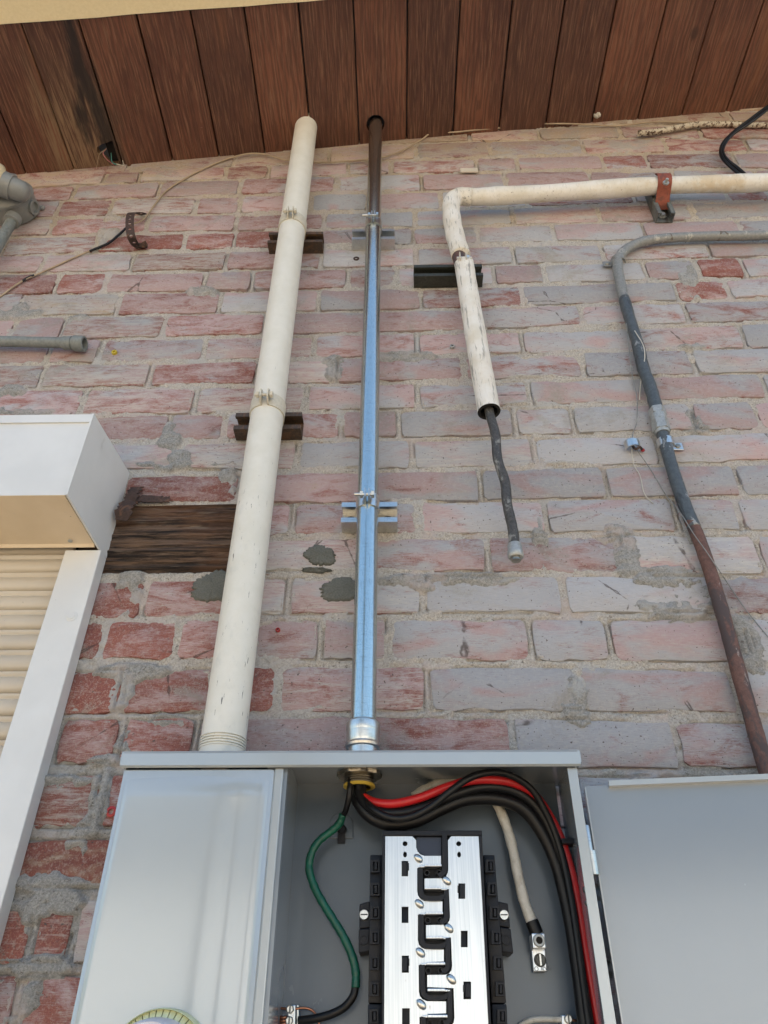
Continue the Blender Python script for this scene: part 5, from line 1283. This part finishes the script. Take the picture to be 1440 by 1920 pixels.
# ---- cables in the open compartment
ins = Vector((bxx, -.060, nz-.004))
def pcable(name, label, pts, r, mat, seg=14, start=None, group=None, n=8):
    L = [P(*p) for p in pts]
    if start is not None: L = [start]+L
    return tag(MB().tube(spline(L, n), r, seg).obj(name, mat, None, 180), label, 'cable', group)
pcable('red_cable', 'red cable arching from the locknut over the breaker base and down the right side', [(676, 1486, .066), (690, 1499, .072), (712, 1506, .080), (745, 1506, .084), (790, 1495, .084), (835, 1477, .082), (880, 1464, .080), (925, 1462, .076), (965, 1469, .070), (998, 1486, .062), (1026, 1522, .055), (1050, 1568, .052), (1070, 1630, .052), (1085, 1700, .052), (1098, 1780, .052), (1112, 1860, .052), (1126, 1940, .052), (1136, 2000, .05)], .0052, M_wirer, start=ins+Vector((.002, 0, 0)))
G = 'black feeder cables in the open compartment'
pcable('black_cable', 'thick black cable, lowest of the bundle, sweeping down beside the white taped cable', [(667, 1488, .056), (678, 1512, .060), (700, 1534, .064), (735, 1545, .066), (780, 1538, .066), (825, 1517, .064), (868, 1500, .062), (910, 1496, .060), (950, 1502, .056), (985, 1520, .052), (1016, 1560, .048), (1042, 1615, .045), (1060, 1680, .044), (1074, 1750, .044), (1086, 1830, .044), (1097, 1920, .044), (1106, 2000, .044)], .0082, M_wireb, start=ins+Vector((-.004, -.004, 0)), group=G)
pcable('black_cable', 'black cable lying directly over the lowest one of the bundle', [(670, 1486, .050), (684, 1508, .050), (710, 1526, .050), (750, 1532, .050), (795, 1522, .050), (840, 1502, .050), (885, 1487, .050), (925, 1484, .048), (965, 1494, .046), (1000, 1518, .042), (1030, 1560, .038), (1053, 1620, .036), (1072, 1700, .034), (1086, 1780, .034), (1098, 1860, .034), (1110, 1950, .034)], .0076, M_wireb, start=ins+Vector((.004, .006, 0)), group=G)
pcable('black_cable', 'black cable in the middle of the bundle, hugging the red one', [(674, 1486, .066), (690, 1510, .074), (715, 1523, .078), (755, 1524, .078), (800, 1511, .076), (845, 1492, .074), (890, 1478, .070), (930, 1476, .066), (970, 1486, .060), (1004, 1510, .056), (1032, 1554, .052), (1055, 1615, .050), (1073, 1690, .048), (1087, 1770, .048), (1100, 1860, .048), (1112, 1950, .048)], .0064, M_wireb, start=ins+Vector((0, -.006, 0)), group=G)
pcable('black_cable', 'thin black cable looping highest over the red cable and down the right wall', [(682, 1494, .070), (702, 1518, .086), (735, 1534, .092), (772, 1531, .094), (808, 1512, .096), (845, 1483, .098), (878, 1460, .098), (912, 1449, .096), (945, 1450, .090), (975, 1463, .082), (1000, 1484, .074), (1022, 1520, .066), (1042, 1565, .060), (1058, 1620, .058), (1072, 1690, .058), (1084, 1770, .058), (1096, 1860, .058), (1108, 1950, .058)], .0042, M_wireb, start=ins+Vector((.006, -.004, 0)), group=G)
tp = thing('taped_cable', 'cable wrapped in off-white tape coming down to the silver lug', 'cable', P(1003, 1745, .04))
tl_ = spline([P(*p) for p in [(775, 1494, .030), (800, 1479, .030), (835, 1466, .030), (870, 1466, .030), (905, 1482, .030), (930, 1505, .032), (948, 1545, .034), (961, 1590, .036), (971, 1640, .038), (983, 1690, .040), (998, 1731, .040)]], 12)
MB().tube(tl_, [.0059+(.0004 if (i//6) % 2 else 0) for i in range(len(tl_))], 16).obj('tape_wrap', M_tape, tp, 60)
MB().tube(spline([P(997, 1727, .040), P(1002, 1740, .040), P(1007, 1752, .040)], 5), .0078, 16).obj('black_jacket_end', M_wireb, tp, 60)
gw = thing('green_ground_wire', 'black wire wrapped in green tape curving down the left of the open compartment', 'wire', P(590, 1910, .04))
MB().tube([ins+Vector((-.010, -.010, 0))]+ppath([(656, 1478, .075), (654, 1497, .072), (648, 1520, .062), (641, 1533, .052), (630, 1548, .046)], 6), .0036, 10).obj('bare_jacket', M_wireb, gw, 180)
gp = ppath([(643, 1527, .056), (636, 1545, .050), (618, 1561, .046), (597, 1578, .046), (583, 1603, .046), (580, 1632, .046), (590, 1664, .046), (606, 1694, .046), (626, 1726, .046), (645, 1758, .046), (660, 1792, .046), (667, 1822, .046), (667, 1852, .046)], 8)
MB().tube(gp, [.0047+.0004*math.sin(i*1.3)*math.sin(i*.37) for i in range(len(gp))], 12).obj('green_tape', M_green, gw, 180)
MB().tube(ppath([(667, 1845, .046), (662, 1868, .046), (645, 1889, .044), (620, 1902, .042), (590, 1910, .040), (560, 1914, .036)], 8), .0043, 12).obj('lower_jacket', M_wireb, gw, 180)
tag(MB().tube(ppath([(522, 1890, .03), (545, 1892, .034), (572, 1890, .034), (588, 1897, .032), (597, 1915, .030), (602, 1940, .028)], 8), .0013, 8).obj('copper_wire', M_copper, None, 180), 'thin bare copper wire curling from the lower left terminal bar', 'wire')
tag(MB().tube(ppath([(965, 1945, .022), (978, 1922, .024), (1000, 1912, .026), (1035, 1911, .028), (1062, 1912, .028)], 8), .0030, 10).obj('grey_wire', M_tape, None, 180), 'pale grey insulated wire leading to the lower right terminal', 'wire')
tag(MB().tube([P(1066, 1912, .026), P(1083, 1914, .026)], .0014, 8).obj('copper_wire', M_copper, None, 180), 'short copper wire end poking out of the lower right terminal', 'wire')
for k in range(3): tag(MB().tube(ppath([(521-k*2, 1906+k*6, .03), (530, 1908+k*6, .034), (538, 1907+k*6, .034)], 4), .0016, 8).obj('copper_wire', M_copper, None, 180), ('upper', 'middle', 'lower')[k]+' copper wire end stuck into the left side of the lower left terminal bar', 'wire', 'copper ends at the left terminal bar')
ct = thing('cable_tie_mount', 'black tie mount gripping the red cable against the right panel wall', 'cable tie', P(1064, 1578, .06))
q = P(1056, 1578, .062); MB().box((q.x-.002, -.046, q.z-.0030), (q.x+.015, -.066, q.z+.0030), .001).obj('tie_band', M_black, ct)
MB().lathe((q.x+.012, -.056, q.z), (1, 0, 0), [(0, .005), (.008, .004)], 12).obj('mount', M_strutgr, ct, 40)
